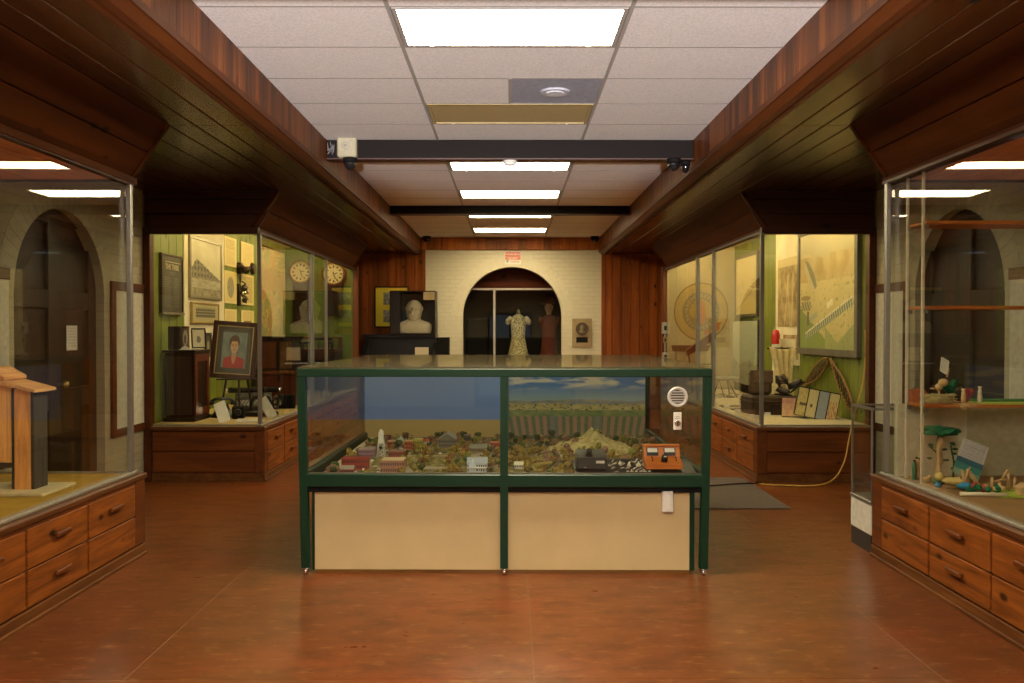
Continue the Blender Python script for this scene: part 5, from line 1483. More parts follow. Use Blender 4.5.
# aerial map
def aerial(u, v):
    n = fbm(u, v, 3, 5, 3); c = lerp((.52, .44, .18), (.72, .60, .30), v + .4 * n)
    if v > .80 + .06 * fbm(u, 0, 3, 3): return lerp((.56, .50, .28), (.74, .64, .38), (v - .8) * 4)
    if .58 < v < .80: c = lerp((.62, .50, .24), (.50, .36, .14), fbm(u, v, 7, 4, 1) + .5)
    # green lower-left triangle and fields
    if v < .30 - .55 * (u - .1): c = (.22, .28, .07)
    if v < .20 and u > .50 and v < .05 + .6 * abs(u - .72): c = (.34, .36, .14)
    # rotated coords for buildings
    a = R(19); x = (u - .5) * math.cos(a) + (v - .3) * math.sin(a); y = -(u - .5) * math.sin(a) + (v - .3) * math.cos(a)
    if -.42 < x < .48 and -.105 < y < -.045: c = (.18, .22, .15) if (x * 26) % 1 > .25 else (.64, .6, .42)
    if -.42 < x < .48 and -.045 < y < -.03: c = (.74, .68, .48)
    if -.30 < x < -.14 and .02 < y < .07: c = (.40, .40, .28)
    if .05 < x < .16 and .02 < y < .07: c = (.80, .74, .54)
    # stadium
    X, Y_ = u - .22, v - .62; a = R(-38); p = X * math.cos(a) - Y_ * math.sin(a); q = X * math.sin(a) + Y_ * math.cos(a)
    if (p / .065) ** 2 + (q / .19) ** 2 < 1 and q > -.14: c = (.62, .52, .28) if p < 0 else (.26, .25, .16)
    if ((u - .12) / .10) ** 2 + ((v - .44) / .022) ** 2 < 1: c = (.34, .22, .08)
    if .03 < u < .22 and .33 < v < .41 and (u * 20 + v * 14) % 1 > .3: c = (.20, .18, .13)
    if .15 < u < .19 and .20 < v < .32: c = (.13, .12, .09)
    if fbm(u, v, 24, 2, 8) > .42 and v < .6: c = lerp(c, (.24, .24, .10), .6)
    return c
pictR('framed_aerial_map', 'large grey framed aerial town view at the right of the far right case', 8.50, 10.27, 1.17, 2.62, aerial, .075, mat('grey_wide_frame', (.12, .105, .085), .5), nx=150, ny=120, d=.05)
# two snowshoes against the green wall
def snowshoe(ya, za, yb_, zb_, lab):
    L_ = math.hypot(yb_ - ya, zb_ - za); ang = math.atan2(zb_ - za, yb_ - ya)
    t = thing('snowshoe', lab, 'snowshoe', (XR - .045, (ya + yb_) / 2, (za + zb_) / 2), group='snowshoes leaning on the green wall')
    t.rotation_euler = (ang, 0, 0)
    pts = []
    for k in range(33):
        a = 2 * math.pi * k / 32; yy = L_ / 2 * math.cos(a); w_ = .075 * math.copysign(abs(math.sin(a)) ** .6, math.sin(a)) * (1 if math.cos(a) > 0 else max(.15, 1 + math.cos(a) * .8))
        pts.append((0, yy, w_))
    MB().tube(pts, .011, 8).build('rim', wood('bent_ash', (.30, .15, .05), (.50, .30, .12), 'Y', k=1.6, knots=False), t)
    b = MB()
    n_ = 12
    for i in range(n_):
        y_ = -L_ / 2 * .8 + i * L_ * .8 / (n_ - 1)
        b.tube([(0, y_ - .04, -.06), (0, y_ + .04, .06)], .006, 4).tube([(0, y_ + .04, -.06), (0, y_ - .04, .06)], .006, 4)
    b.box(-.008, .008, -.13, -.11, -.056, .056).box(-.008, .008, .11, .13, -.056, .056); b.build('webbing', mat('dark_webbing', (.10, .05, .02), .7), t)
snowshoe(10.05, .80, 9.30, 1.12, 'webbed wooden snowshoe leaning left below the aerial map')
snowshoe(9.22, 1.14, 8.62, .66, 'webbed wooden snowshoe leaning right below the aerial map')
# booklet rack
def leaf(c, k):
    def f(u, v):
        n = fbm(u, v, 7, 3, k)
        if k == 0 and (abs(v - .42) < .05 and u > .3): return (.10, .08, .05)
        if k == 1 and abs(u - .45) < .12 and abs(v - .42) < .06: return (.08, .06, .04)
        if k == 3 and n > .05 and v < .7: return (.55, .25, .09)
        if k == 0 and n > .2: return (.45, .38, .14)
        return lerp(c, tuple(x * .9 for x in c), n + .5)
    return f
t = thing('booklet_stand', 'tilted stand of four upright leaflets below the aerial map', 'leaflet stand', (3.13, 8.82, .537), R(-14), 0, R(11))
ch = MB(); ch.prism([(-.0, 0), (.03, .30), (.10, .30), (.22, 0)], -.20, .21, 'X'); ch.build('stand', M_blackm, t)
for k, c in enumerate(((.66, .52, .18), (.70, .60, .30), (.34, .38, .42), (.66, .55, .26))):
    q = paint_sheet('leaflet', .092, .285, leaf(c, k), t, 24, 50, y=-.0055, th=.005); q.location = (-.152 + k * .103, .014, .149); q.rotation_euler = (R(-5.7), 0, 0)
t = thing('pink_book', 'pink and tan picture book standing left of the leaflet stand', 'book', (2.94, 9.02, .637), R(-20), R(-20))
paint_sheet('cover', .15, .20, lambda u, v: lerp((.42, .18, .14), (.66, .42, .20), (1 - v) + .5 * fbm(u, v, 4)), t, 30, 40, y=-.003, th=.003)
MB().box(-.075, .075, 0, .025, -.10, .10, .002).build('pages', M_dkwood, t)
# trunk with boots
t = thing('leather_suitcase', 'dark brown leather suitcase on the sand in the far right case', 'suitcase', (2.84, 9.40, .537), R(6))
b = MB(); b.box(-.26, .26, -.18, .18, 0, .20, .02); b.build('body', mat('dark_leather', (.055, .032, .02), .5, var=.3, scale=30), t)
MB().box(-.265, .265, -.185, .185, .135, .150, .004).build('rim', mat('leather_rim', (.10, .055, .03), .5), t)
for x in (-.15, .15): MB().box(x - .015, x + .015, -.19, -.18, .09, .17, .003).build('clasp', M_bell, t)
MB().tube([(-.06, -.185, .09), (-.05, -.21, .11), (.05, -.21, .11), (.06, -.185, .09)], .008, 6).build('handle', M_bell, t)
t = thing('leather_saddlebag', 'worn brown leather pouch standing on the suitcase behind the corner post', 'leather bag', (2.74, 9.40, .739), R(0))
b = MB(); b.box(-.12, .12, -.06, .06, 0, .27, .035).box(-.125, .125, -.072, -.05, .13, .275, .02); b.build('pouch', mat('brown_leather', (.13, .07, .04), .6, var=.3, scale=25), t)
MB().box(-.015, .015, -.082, -.07, .06, .16, .003).build('strap', M_bell, t)
def boot(loc, rz, rx, lab):
    t = thing('leather_boot', lab, 'boot', loc, rz, rx, group='old boots on the suitcase')
    b = MB(); b.tube([(0, 0, .20), (0, 0, .12), (0, .0, .05), (0, -.05, .035), (0, -.12, .03), (0, -.15, .028)], [.045, .042, .045, .042, .036, .018], 12); b.build('upper', mat('black_leather', (.04, .025, .018), .4, var=.3), t)
    MB().box(-.038, .038, -.16, .04, -.012, .002, .006).build('sole', M_blackm, t)
    b = MB()
    for i in range(4): b.tube([(-.03, -.045 - i * .008, .16 - i * .03), (.03, -.045 - i * .008, .15 - i * .03)], .004, 5)
    b.build('laces', mat('tan_lace', (.35, .2, .1), .7), t)
boot((2.95, 9.40, .752), R(25), 0, 'dark leather boot standing on the suitcase, left of the pair')
boot((3.04, 9.44, .86), R(60), R(-40), 'dark leather boot tilted over the other boot')
bpy.data.objects['leather_boot.001'].location = (3.09, 9.38, .79)
# red lantern
t = thing('red_lantern', 'red topped glass lantern in front of the ivory board', 'lantern', (3.32, 10.72, .536))
MB().cyl((0, 0, 0), (0, 0, .60), .05, .04, 16).build('stand', mat('cream_enamel', (.62, .55, .38), .5), t)
MB().lathe([(.045, .60), (.055, .63), (.050, .72), (.045, .74)], n=24).build('jar', mat('frosted_white', (.65, .62, .55), .3), t)
MB().lathe([(.048, .74), (.052, .76), (.050, .86), (.035, .91), (.01, .92)], n=24).build('red_globe', mat('red_glass', (.60, .02, .015), .15), t)
# hanging cloth
t = thing('white_garment', 'cream cloth garment draped on a dark stand beside the boots', 'garment', (3.15, 9.95, .536))
MB().cyl((0, 0, .01), (0, 0, .72), .015, n=8).cyl((0, 0, 0), (0, 0, .015), .10, n=18).cyl((-.17, 0, .70), (.17, 0, .70), .012, n=8).build('stand', M_dkwood, t)
bm_ = MB(); nx_, nz_ = 40, 30; VV = []
for j in range(nz_ + 1):
    rowv = []
    for i in range(nx_ + 1):
        u, v = i / nx_, j / nz_; w_ = .30 - .12 * math.sin(v * 2.6); x = (u - .5) * w_ + .04 * v; yy = -.035 + .018 * math.sin(u * 24 + v * 2) - .01 * v
        rowv.append(bm_.bm.verts.new((x, yy, .72 - .66 * v - .03 * math.sin(u * 3.1))))
    VV.append(rowv)
for j in range(nz_):
    for i in range(nx_): f = bm_.bm.faces.new((VV[j][i], VV[j][i + 1], VV[j + 1][i + 1], VV[j + 1][i])); f.smooth = True
cb = bm_.build('cloth', mat('cream_cloth', (.70, .58, .30), .85), t); md = cb.modifiers.new('thick', 'SOLIDIFY'); md.thickness = .008
# curled white scroll
t = thing('curled_sheet', 'curled cream paper sheet behind the red lantern', 'paper', (3.38, 10.45, 1.20))
bm_ = MB(); pr_ = []
for k in range(15): a = R(-20 + k * 14); pr_.append((.09 * math.cos(a), .16 * math.sin(a) * .9))
for k in range(14): bm_.prism([pr_[k], pr_[k + 1], (pr_[k + 1][0] * .93, pr_[k + 1][1] * .93), (pr_[k][0] * .93, pr_[k][1] * .93)], -.14, .14, 'Z')
bm_.build('sheet', M_cream, t)
# stones, cards on sand
rs = random.Random(11)
b0 = None
for i, (px, py) in enumerate(((712, 404), (720, 408), (729, 412), (737, 417), (703, 398), (757, 411), (716, 398), (768, 415), (795, 415), (745, 418))):
    Y = .905 * F / (py - 330); x = (px - 510) / F * Y
    if Y < 8.4: Y = 8.42 + .05 * i; 
    x = max(2.52, (px - 510) / F * Y)
    t = thing('specimen_label', 'small white tag standing among the stones in the far right case', 'tag', (x, Y, .537), rs.uniform(-.4, .4), group='small white specimen tags on the sand')
    MB().prism([(-.018, 0), (.018, 0), (.010, .035), (-.010, .035)], -.03, .03, 'X').build('tag', M_paper, t)
st0 = None
for i in range(34):
    x = rs.uniform(2.52, 3.25); y = rs.uniform(8.6, 12.6)
    if 2.2 < x < 3.2 and 9.0 < y < 9.7: continue
    if y < 9.9 and x > 2.7: continue
    t = thing('stone_tool', 'grey stone tool lying on the sand', 'stone', (x, y, .545), rs.uniform(0, 3), group='stone tools spread on the sand')
    c_ = rs.choice(((.22, .18, .12), (.10, .08, .06), (.36, .31, .22), (.50, .44, .30)))
    MB().ico((0, 0, 0), rs.uniform(.03, .065), rs.uniform(.8, 2), 1, .35, sub=2, jit=.15, rng=rs).build('stone', mat('stone_%d' % int(c_[0] * 100), c_, .85, var=.25), t)
    t['label'] = 'flat stone tool among those spread on the sand'
# plough, basket, wooden shelves in the far part
t = thing('wooden_plough', 'dark wooden plane shaped board on legs in front of the round seal', 'wooden tool', (2.86, 12.4, .536))
MB().prism([(-.32, .62), (.10, .92), (.10, .78), (-.30, .54)], -.05, .05, 'Y').build('board', M_dkwood2, t)
MB().tube([(.05, 0, .80), (.06, 0, .40), (-.04, 0, .0)], .012, 6).tube([(-.28, 0, .58), (-.22, 0, .0)], .012, 6).tube([(-.24, 0, .40), (.06, 0, .42)], .010, 6).build('leg', M_dkwood, t)
t = thing('boat_model', 'small pale model boat on thin legs under the wooden tool', 'model boat', (2.88, 11.6, .537), R(10))
b = MB(); b.lathe([(.001, -.26), (.05, -.16), (.065, 0), (.05, .16), (.001, .26)], n=16, sx=.5); q = b.build('hull', mat('pale_hull', (.42, .42, .34), .6), t); q.rotation_euler = (0, R(90), 0); q.location = (0, 0, .26)
MB().tube([(-.12, .05, 0), (-.06, 0, .25), (-.0, -.05, 0)], .008, 5).tube([(.12, .05, 0), (.06, 0, .25), (.18, -.05, 0)], .008, 5).build('leg', M_dkwood, t)
t = thing('woven_tray', 'long low woven basket tray at the far end of the right case', 'basket', (2.72, 12.95, .537))
b = MB()
for z in range(5): b.tube([(.26 * math.cos(a * .2618) * (1 + z * .02), .14 * math.sin(a * .2618) * (1 + z * .02), .60 + z * .018) for a in range(25)], .011, 6)
b.build('basket', mat('brown_wicker', (.24, .12, .05), .8), t)
MB().box(-.22, .22, -.10, .10, 0, .595, .01).build('stand', mat('pale_stand', (.55, .46, .26), .6), t)

# switches on the pine wall
for z, px, py, lab, hw, hh in ((0, 661, 328, 'grey switch box on the pine post, uppermost of the three fittings', .030, .052), (0, 661, 340, 'small brown socket plate below the grey switch box', .015, .028), (0, 661, 356, 'grey outlet box lowest on the pine post', .024, .032)):
    Y = 13.352; x, z = PX(px, py, Y)
    t = thing('electrical_box', lab, 'switch box', (2.405, Y, z))
    t.scale = (1.7,) * 3
    MB().box(-hw, hw, -.03, 0, -hh, hh, .004).build('box', mat('grey_box', (.42, .40, .36), .5, .2) if hw > .02 else mat('brown_plate', (.30, .20, .10), .5), t)
    MB().box(-hw * .35, hw * .35, -.034, -.03, -hh * .4, hh * .4).build('switch', M_black if hw > .025 else M_dkwood, t)
o = MB().cyl((2.405, 13.335, 1.02), (2.405, 13.335, 1.40), .007, n=8).build('conduit'if 0 else 'wire_conduit', mat('grey_box', (.42, .40, .36), .5, .2)); tag(o, 'thin grey conduit joining the switch boxes on the pine post', 'conduit')

# ================================================================== ceiling devices
def dome(x, y, z, lab, r=.055):
    t = thing('dome_camera', lab, 'security camera', (x, y, z), group='black dome security cameras')
    MB().cyl((0, 0, 0), (0, 0, -.035), r * 1.05, r * 1.0, 24).build('base', M_blackm, t)
    b = MB(); b.lathe([(r * .92, 0), (r * .9, -.02), (r * .7, -.048), (r * .4, -.064), (.001, -.07)], c=(0, 0, -.035), n=24); b.build('dome', mat('smoked_dome', (.01, .01, .012), .06, spec=.8), t)
    q = MB(); q.sph((0, -r * .45, -.05), .014); q.build('lens', M_chrome, t)
    return t
dome(-1.345, 7.24, 2.895, 'black dome camera under the cream alarm box')
dome(1.385, 7.27, 2.895, 'black dome camera under the right end of the nearer beam')
dome(1.50, 7.36, 2.895, 'small black dome camera tucked against the right soffit', .04)
dome(-1.43, 14.80, 3.06, 'black dome camera at the far left corner of the ceiling', .07)
dome(1.56 - .10, 14.80, 3.06, 'black dome camera at the far right corner of the ceiling', .07)
t = thing('alarm_box', 'square cream alarm sounder with round grille at the left end of the beam', 'alarm', (-1.37, 7.299, 2.985))
MB().box(-.082, .082, -.075, 0, -.085, .085, .012).build('body', mat('cream_plastic', (.36, .32, .20), .5), t)
b = MB(); b.lathe([(.026, 0), (.032, 0), (.032, .004), (.026, .004)], n=24, ring=True).lathe([(.001, 0), (.012, 0), (.012, .004), (.001, .004)], n=14); q = b.build('grille', mat('grey_grille', (.30, .28, .24), .5), t); q.rotation_euler = (R(90), 0, 0); q.location = (-.008, -.074, .012)
b = MB(); rr = random.Random(4); p = [(-1.54, 7.27, 3.03)]
for i in range(14): p.append((rr.uniform(-1.545, -1.475), rr.uniform(7.24, 7.285), rr.uniform(2.90, 3.04)))
b.tube(p, .0035, 6); o = b.build('loose_wires', mat('grey_wire', (.35, .34, .32), .5)); tag(o, 'tangle of grey wires left of the alarm box', 'wires')
t = thing('smoke_detector', 'white round smoke detector under the middle of the nearer beam', 'smoke detector', (.0, 7.365, 2.895))
MB().cyl((0, 0, 0), (0, 0, -.016), .062, n=28).build('base', M_white, t); MB().lathe([(.055, 0), (.048, -.018), (.02, -.026), (.001, -.027)], c=(0, 0, -.016), n=28).build('cover', M_white, t)

# ================================================================== near left case: weathered wooden model
M_w1 = wood('weathered_brown', (.22, .12, .08), (.50, .30, .17), 'Z', k=6, rough=.7, knots=False, sc=2)
M_w2 = wood('weathered_grey', (.05, .045, .06), (.12, .11, .14), 'Z', k=2.0, rough=.8, knots=False, sc=2)
M_w3 = wood('plywood_tan', (.36, .22, .14), (.58, .38, .26), 'Z', k=5.5, rough=.6, knots=False, sc=1.5, warp=3)
M_shin = wood('cedar_shake', (.36, .22, .14), (.60, .40, .3), 'Y', k=4.2, rough=.8, knots=False, sc=2)
t = thing('wooden_building_model', 'weathered wooden model building with stepped shake roof on a pale board', 'wooden model', (-2.95, 4.90, .536))
def ll(px, py): return ((px - 510) / F * 4.84 + 2.95, 1.45 - (py - 330) / F * 4.84 - .536)
x1_, zt = ll(36, 388); xm, _ = ll(12, 388); _, zb2 = ll(23, 463)
MB().box(-.42, ll(56, 0)[0], -.20, .16, 0, .018, .003).build('base_board', mat('pale_board', (.62, .52, .28), .6), t)
MB().box(-.42, xm, -.05, .07, zb2, .60, .002).box(-.42, ll(4, 0)[0], -.05, .07, .60, .68, .002).build('body', M_w3, t)
MB().box(xm + .004, xm + .022, -.075, .06, .018, zt, .002).build('dark_board', M_w2, t)
MB().box(x1_ - .02, x1_, -.08, .06, .018, zt, .002).build('dark_board', M_w2, t)
MB().box(xm + .022, x1_ - .02, -.078, .06, .018, zt - .005, .002).build('brown_board', M_w1, t)
MB().box(-.42, xm + .02, -.045, .06, zb2 - .03, zb2, .002).build('sill', M_w2, t)
b = MB(); x0_, z0_ = ll(4, 383); x2_, z2_ = ll(41, 391)
b.prism([(x0_, z0_), (x0_ + .004, z0_ + .022), (x2_, z2_ + .012), (x2_ + .004, z2_ - .004)], -.13, .10, 'Y'); b.build('lower_roof', M_shin, t)
b = MB(); xa_, za_ = ll(-40, 368); xb_, zb_ = ll(-6, 369); xc_, zc_ = ll(11, 378)
b.prism([(xa_, za_ + .0), (xb_, zb_ + .012), (xc_, zc_ + .008), (xc_, zc_ - .008), (xb_, zb_ - .010), (xa_, za_ - .03)], -.12, .10, 'Y'); b.build('upper_roof', M_shin, t)
b = MB(); b.cyl((-.15, -.056, .24), (-.15, -.050, .24), .075, n=24); b.build('round_hatch', M_w1, t).scale = (.8, 1, 1.3)
# paper notices on the doors
for s_, y_, z_, ry_, hw_, hh_, lab in ((-1, 7.0, 1.385, 0, .085, .10, 'white notice taped to the dark door in the left arch'), (1, 7.04, 1.155, .25, .065, .06, 'small grey notice taped to the dark door in the right arch')):
    t = thing('paper_notice', lab, 'notice', (s_ * 3.565, y_, z_), R(90) if s_ < 0 else R(-90), 0, ry_)
    MB().box(-hw_, hw_, -.0, .002, -hh_, hh_).build('sheet', M_paper, t)
    b = MB()
    for i in range(7): b.box(-hw_ * .8, hw_ * (.8 - (i % 3) * .15), -.001, .0, hh_ * (.78 - i * .24), hh_ * (.82 - i * .24))
    b.build('print_line', mat('grey_print', (.3, .28, .25)), t)

# ================================================================== near right case: crafts
rc = random.Random(21)
M_grass = mat('green_felt', (.05, .20, .03), .9, var=.3, scale=90); M_lime = mat('lime_paper', (.42, .52, .06), .7)
M_clay = mat('tan_clay', (.55, .36, .16), .8, var=.2); M_dg = mat('dark_green_paper', (.005, .13, .05), .7, var=.4, scale=40)
SZ = 1.0065
t = thing('straw_nest', 'tangled straw nest spilling over the lowest right shelf', 'straw nest', (2.60, 5.20, SZ))
b = MB()
for i in range(190):
    a = rc.uniform(0, 6.28); r_ = rc.uniform(.02, .085); z = rc.uniform(.003, .055)
    p = [(r_ * 1.35 * math.cos(a + k * .35), r_ * .8 * math.sin(a + k * .35), max(.003, z + rc.uniform(-.006, .006))) for k in range(4)]
    b.tube(p, .0018, 4)
b.build('straw', mat('straw', (.55, .46, .20), .8, var=.3), t)
t = thing('bird_figure', 'tan clay bird with two round bodies and a stick tail on the nest', 'craft figure', (2.62, 5.24, SZ + .045))
b = MB(); b.sph((0, 0, .05), .022, 1.0).sph((.028, 0, .078), .026, 1.1, 1, .95).tube([(.05, 0, .11), (.065, 0, .165)], [.006, .003], 6).tube([(-.02, 0, .04), (-.055, 0, .042)], [.008, .002], 6).tube([(.0, 0, .03), (.01, 0, -.045)], .006, 6); b.build('body', M_clay, t)
t = thing('green_leaf_sprig', 'bright green paper leaf sprig behind the bird figure', 'craft plant', (2.70, 5.28, SZ))
b = MB()
for a in range(8): q = R(a * 45); b.tube([(0, 0, .0 if a == 0 else .05), (.03 * math.cos(q), .02 * math.sin(q), .10), (.06 * math.cos(q), .03 * math.sin(q), .125 + .02 * math.sin(a * 2))], [.006, .014, .003], 5)
b.build('leaves', M_dg, t)
for i, (dx, h_, c_, lab) in enumerate(((.745, .10, (.60, .42, .20), 'tan peg figure left of the red craft block'), (.845, .115, (.62, .50, .34), 'pale peg figure with dark hat right of the red craft block'))):
    t = thing('peg_figure', lab, 'craft figure', (2.0 + dx, 5.19, SZ), group='peg figures on the lowest right shelf')
    MB().lathe([(.012, 0), (.014, .03), (.010, h_ * .7), (.007, h_ * .75)], n=12).sph((0, 0, h_ * .85), .012).build('body', mat('peg_%d' % i, c_, .7), t)
    MB().cyl((0, 0, h_ * .90), (0, 0, h_ * 1.0), .012, .004, 10).build('hat', M_blackm, t)
t = thing('red_craft_block', 'dark red craft bundle between the two peg figures', 'craft', (2.795, 5.22, SZ))
b = MB()
for i in range(7): b.ico((rc.uniform(-.03, .03), rc.uniform(-.02, .02), .02 + rc.uniform(0, .05)), .02, sub=1, rng=rc)
b.build('bundle', mat('dark_red_felt', (.30, .03, .02), .9), t)
t = thing('terracotta_block', 'orange brown block at the left end of the lowest right shelf', 'craft block', (2.52, 5.30, SZ))
MB().prism([(-.05, 0), (-.05, .07), (.02, .085), (.05, .05), (.05, 0)], -.035, .035, 'Y').build('block', mat('terracotta', (.42, .13, .05), .8), t)
t = thing('green_paper_mat', 'green paper mat spread along the lowest right shelf', 'paper mat', (3.08, 5.23, SZ))
MB().box(-.26, .34, -.12, .12, 0, .006).build('mat', M_lime, t)
MB().box(-.24, .34, .0, .11, .006, .016, .003).build('grass_strip', M_grass, t)
t = thing('wood_shavings', 'pale wood shavings hanging over the shelf edge', 'wood shavings', (2.68, 5.095, SZ + .004))
b = MB()
for i in range(16):
    x = rc.uniform(-.04, .08); b.tube([(x, .03, .0), (x + .01, -.004, .0), (x + .02 + rc.uniform(-.02, .02), -.012, -.02 - rc.uniform(0, .02))], .002, 4)
b.build('shavings', mat('pale_shaving', (.60, .40, .18), .8), t)
# lower deck
DK = .5355
t = thing('paper_palm_tree', 'tall craft tree with dark green paper crown and banded tan trunk', 'craft tree', (2.585, 5.16, DK))
b = MB(); b.tube([(-.005, 0, 0), (-.008, 0, .06), (.004, 0, .12), (-.003, 0, .18), (.006, 0, .25), (.01, 0, .30)], [.024, .020, .022, .018, .021, .018], 10); b.build('trunk', M_clay, t)
b = MB()
for i in range(44):
    a = rc.uniform(0, 6.28); l = rc.uniform(.02, .115); z = .30 + rc.uniform(-.005, .022)
    b.ico((.02 + l * .75 * math.cos(a), l * .5 * math.sin(a), z), .034, 1.4, 1.1, .55, sub=1, jit=.25, rng=rc)
b.build('crown', M_dg, t)
b = MB()
for i in range(12):
    x = rc.choice((-.05, .055, .08, .09)); z = rc.uniform(.08, .24); b.ico((x + rc.uniform(-.01, .01), rc.uniform(-.02, .02), z), .012, 1.5, 1, .6, sub=1, jit=.3, rng=rc)
b.tube([(.085, 0, 0), (.09, 0, .12), (.07, 0, .22)], .005, 5).tube([(-.01, 0, .17), (-.06, 0, .22)], .004, 5); b.build('vine', mat('vine_green', (.03, .10, .03), .8), t)
for i, (x, h_) in enumerate(((2.465, .115), (2.49, .13), (2.515, .12))):
    t = thing('carved_post', ('small dark green topped post beside the shelf uprights', 'middle banded wooden post beside the shelf uprights', 'right banded wooden post beside the shelf uprights')[i], 'craft post', (x, 5.22 + .02 * i, DK), group='small craft posts by the shelf uprights')
    MB().lathe([(.014, 0), (.014, h_ * .3), (.010, h_ * .33), (.014, h_ * .38), (.013, h_ * .8), (.009, h_)], n=12).build('post', M_clay if i else M_dg, t)
    MB().sph((0, 0, h_), .010).build('cap', M_blackm, t)
def poster(u, v):
    if v > .48:
        if 0.08 < u < .92 and (v * 26) % 1 > .55 and fbm(u, v, 30, 1) > -.2: return (.25, .23, .24)
        return (.52, .50, .46)
    e = .48 - .1 * (u - .5) ** 2
    if v > .33: return lerp((.02, .14, .13), (.03, .10, .20), fbm(u, v, 8) + .5)
    if v > .15: return (.05, .24, .20)
    return (.25, .34, .22)
t = thing('craft_poster', 'tilted white and teal paper poster with small writing behind the crafts', 'poster', (2.70, 5.02, .69), R(-6), R(-12), R(22))
paint_sheet('sheet', .155, .215, poster, t, 50, 60, y=-.002, th=.002); MB().box(-.077, .077, 0, .003, -.107, .107).build('backing', M_cream, t)
t = thing('poster_easel', 'small stick prop behind the tilted craft poster', 'prop', (2.70, 5.09, DK))
MB().tube([(0, .05, 0), (0, -.02, .20)], .004, 6).tube([(-.05, -.06, 0), (0, -.02, .14)], .004, 6).build('stick', M_clay, t)
t = thing('yellow_blue_bird', 'yellow and blue paper parrot lying among the crafts', 'craft bird', (2.535, 4.90, DK + .03), R(-30))
b = MB(); b.sph((0, 0, .02), .042, 1.5, .6, .5).sph((-.07, 0, .04), .025); b.build('body', mat('parrot_yellow', (.58, .44, .14), .7), t)
MB().sph((.055, 0, .0), .035, 1.2, .7, .6).build('wing', mat('parrot_blue', (.04, .28, .50), .6), t)
t = thing('stick_shelter', 'little tan stick shelter between the trees and poster', 'craft shelter', (2.66, 4.98, DK))
b = MB()
for i in range(12): a = rc.uniform(-.9, .9); b.tube([(rc.uniform(-.07, .07), rc.uniform(-.05, .05), .004), (a * .04, 0, rc.uniform(.07, .14))], .005, 5)
b.build('sticks', M_clay, t)
t = thing('shrub_cluster', 'cluster of green and red paper shrubs in front of the poster', 'craft shrubs', (2.66, 4.80, DK))
b = MB()
for i in range(18): b.ico((rc.uniform(-.10, .10), rc.uniform(-.05, .05), .015 + rc.uniform(0, .02)), rc.uniform(.012, .024), sub=1, rng=rc, mi=rc.choice((0, 0, 1, 2)))
b.build('shrubs', [M_dg, mat('red_paper', (.45, .04, .03), .7), M_clay], t)
t = thing('log_pen', 'little pen of upright tan pegs on lime paper', 'craft pen', (2.80, 4.78, DK))
MB().box(-.12, .17, -.12, .12, 0, .004).build('lime_sheet', M_lime, t)
for (x, y, h_) in ((-.08, .05, .085), (.03, .08, .10), (.055, .06, .085), (.13, -.05, .085), (-.02, .08, .05)): MB().cyl((x, y, .004), (x, y, h_), .009, .008, 8).build('peg', M_clay, t)
MB().tube([(-.08, .05, .06), (.03, .08, .07)], .006, 6).tube([(-.02, .08, .05), (.01, .06, .12), (.04, .06, .11)], .006, 6).build('rail', M_clay, t)
b = MB(); b.box(.0, .075, -.09, -.03, .004, .045, .006).prism([(-.005, .045), (.08, .045), (.04, .07)], -.095, -.025, 'Y'); b.build('hut', M_clay, t)
t = thing('craft_scatter_figures', 'small painted clay animals on a brown strip between the posts and shelter', 'craft figures', (2.50, 5.02, DK))
for i, (x, y, c_, h_) in enumerate(((-.03, .06, (.45, .30, .12), .05), (.02, .02, (.05, .16, .06), .06), (.06, .05, (.50, .12, .05), .04), (.10, -.02, (.60, .52, .36), .05), (-.02, -.06, (.10, .28, .42), .035), (.07, -.09, (.50, .40, .16), .045))):
    MB().sph((x, y, h_ * .45), h_ * .45, 1.3, .8, 1, n=10).sph((x + h_ * .4, y, h_ * .85), h_ * .26, n=8).build('figure', mat('clay_%d' % i, c_, .8), t)
MB().box(-.06, .13, -.12, .09, 0, .003).build('strip', mat('cardboard', (.36, .22, .09), .8, scale=12), t)
t = thing('rolled_paper_tube', 'long pale paper roll lying at the front of the crafts', 'paper roll', (2.60, 4.70, DK), R(-8))
MB().cyl((-.12, 0, .012), (.12, 0, .012), .011, n=14).build('roll', M_cream, t)
t = thing('green_turf_mat', 'bright green felt mat with dark bundle at the right of the deck', 'craft mat', (2.96, 4.60, DK), R(5))
b = MB(); b.box(-.14, .16, -.10, .10, 0, .006)
for i in range(60): b.ico((rc.uniform(-.13, .15), rc.uniform(-.09, .09), .010), .012, 1.4, 1, .6, sub=1, rng=rc)
b.build('turf', M_grass, t)
MB().sph((.06, .05, .04), .045, 1.2, 1, .7).build('bundle', M_dkwood, t)
t = thing('cardboard_sheet', 'brown cardboard sheet lying on the deck in front of the crafts', 'cardboard', (2.93, 4.36, DK), R(2))
MB().box(-.24, .30, -.13, .09, 0, .004).build('sheet', mat('cardboard', (.36, .22, .09), .8, scale=12), t)
t = thing('blue_paper_strip', 'teal blue paper strip lying near the front of the right deck', 'paper', (2.72, 4.14, DK), R(-10))
MB().box(-.05, .08, -.04, .04, .0, .004).build('strip', mat('teal_paper', (.10, .30, .32), .7), t); MB().box(-.09, -.055, -.01, .015, 0, .003).build('scrap', M_paper, t)

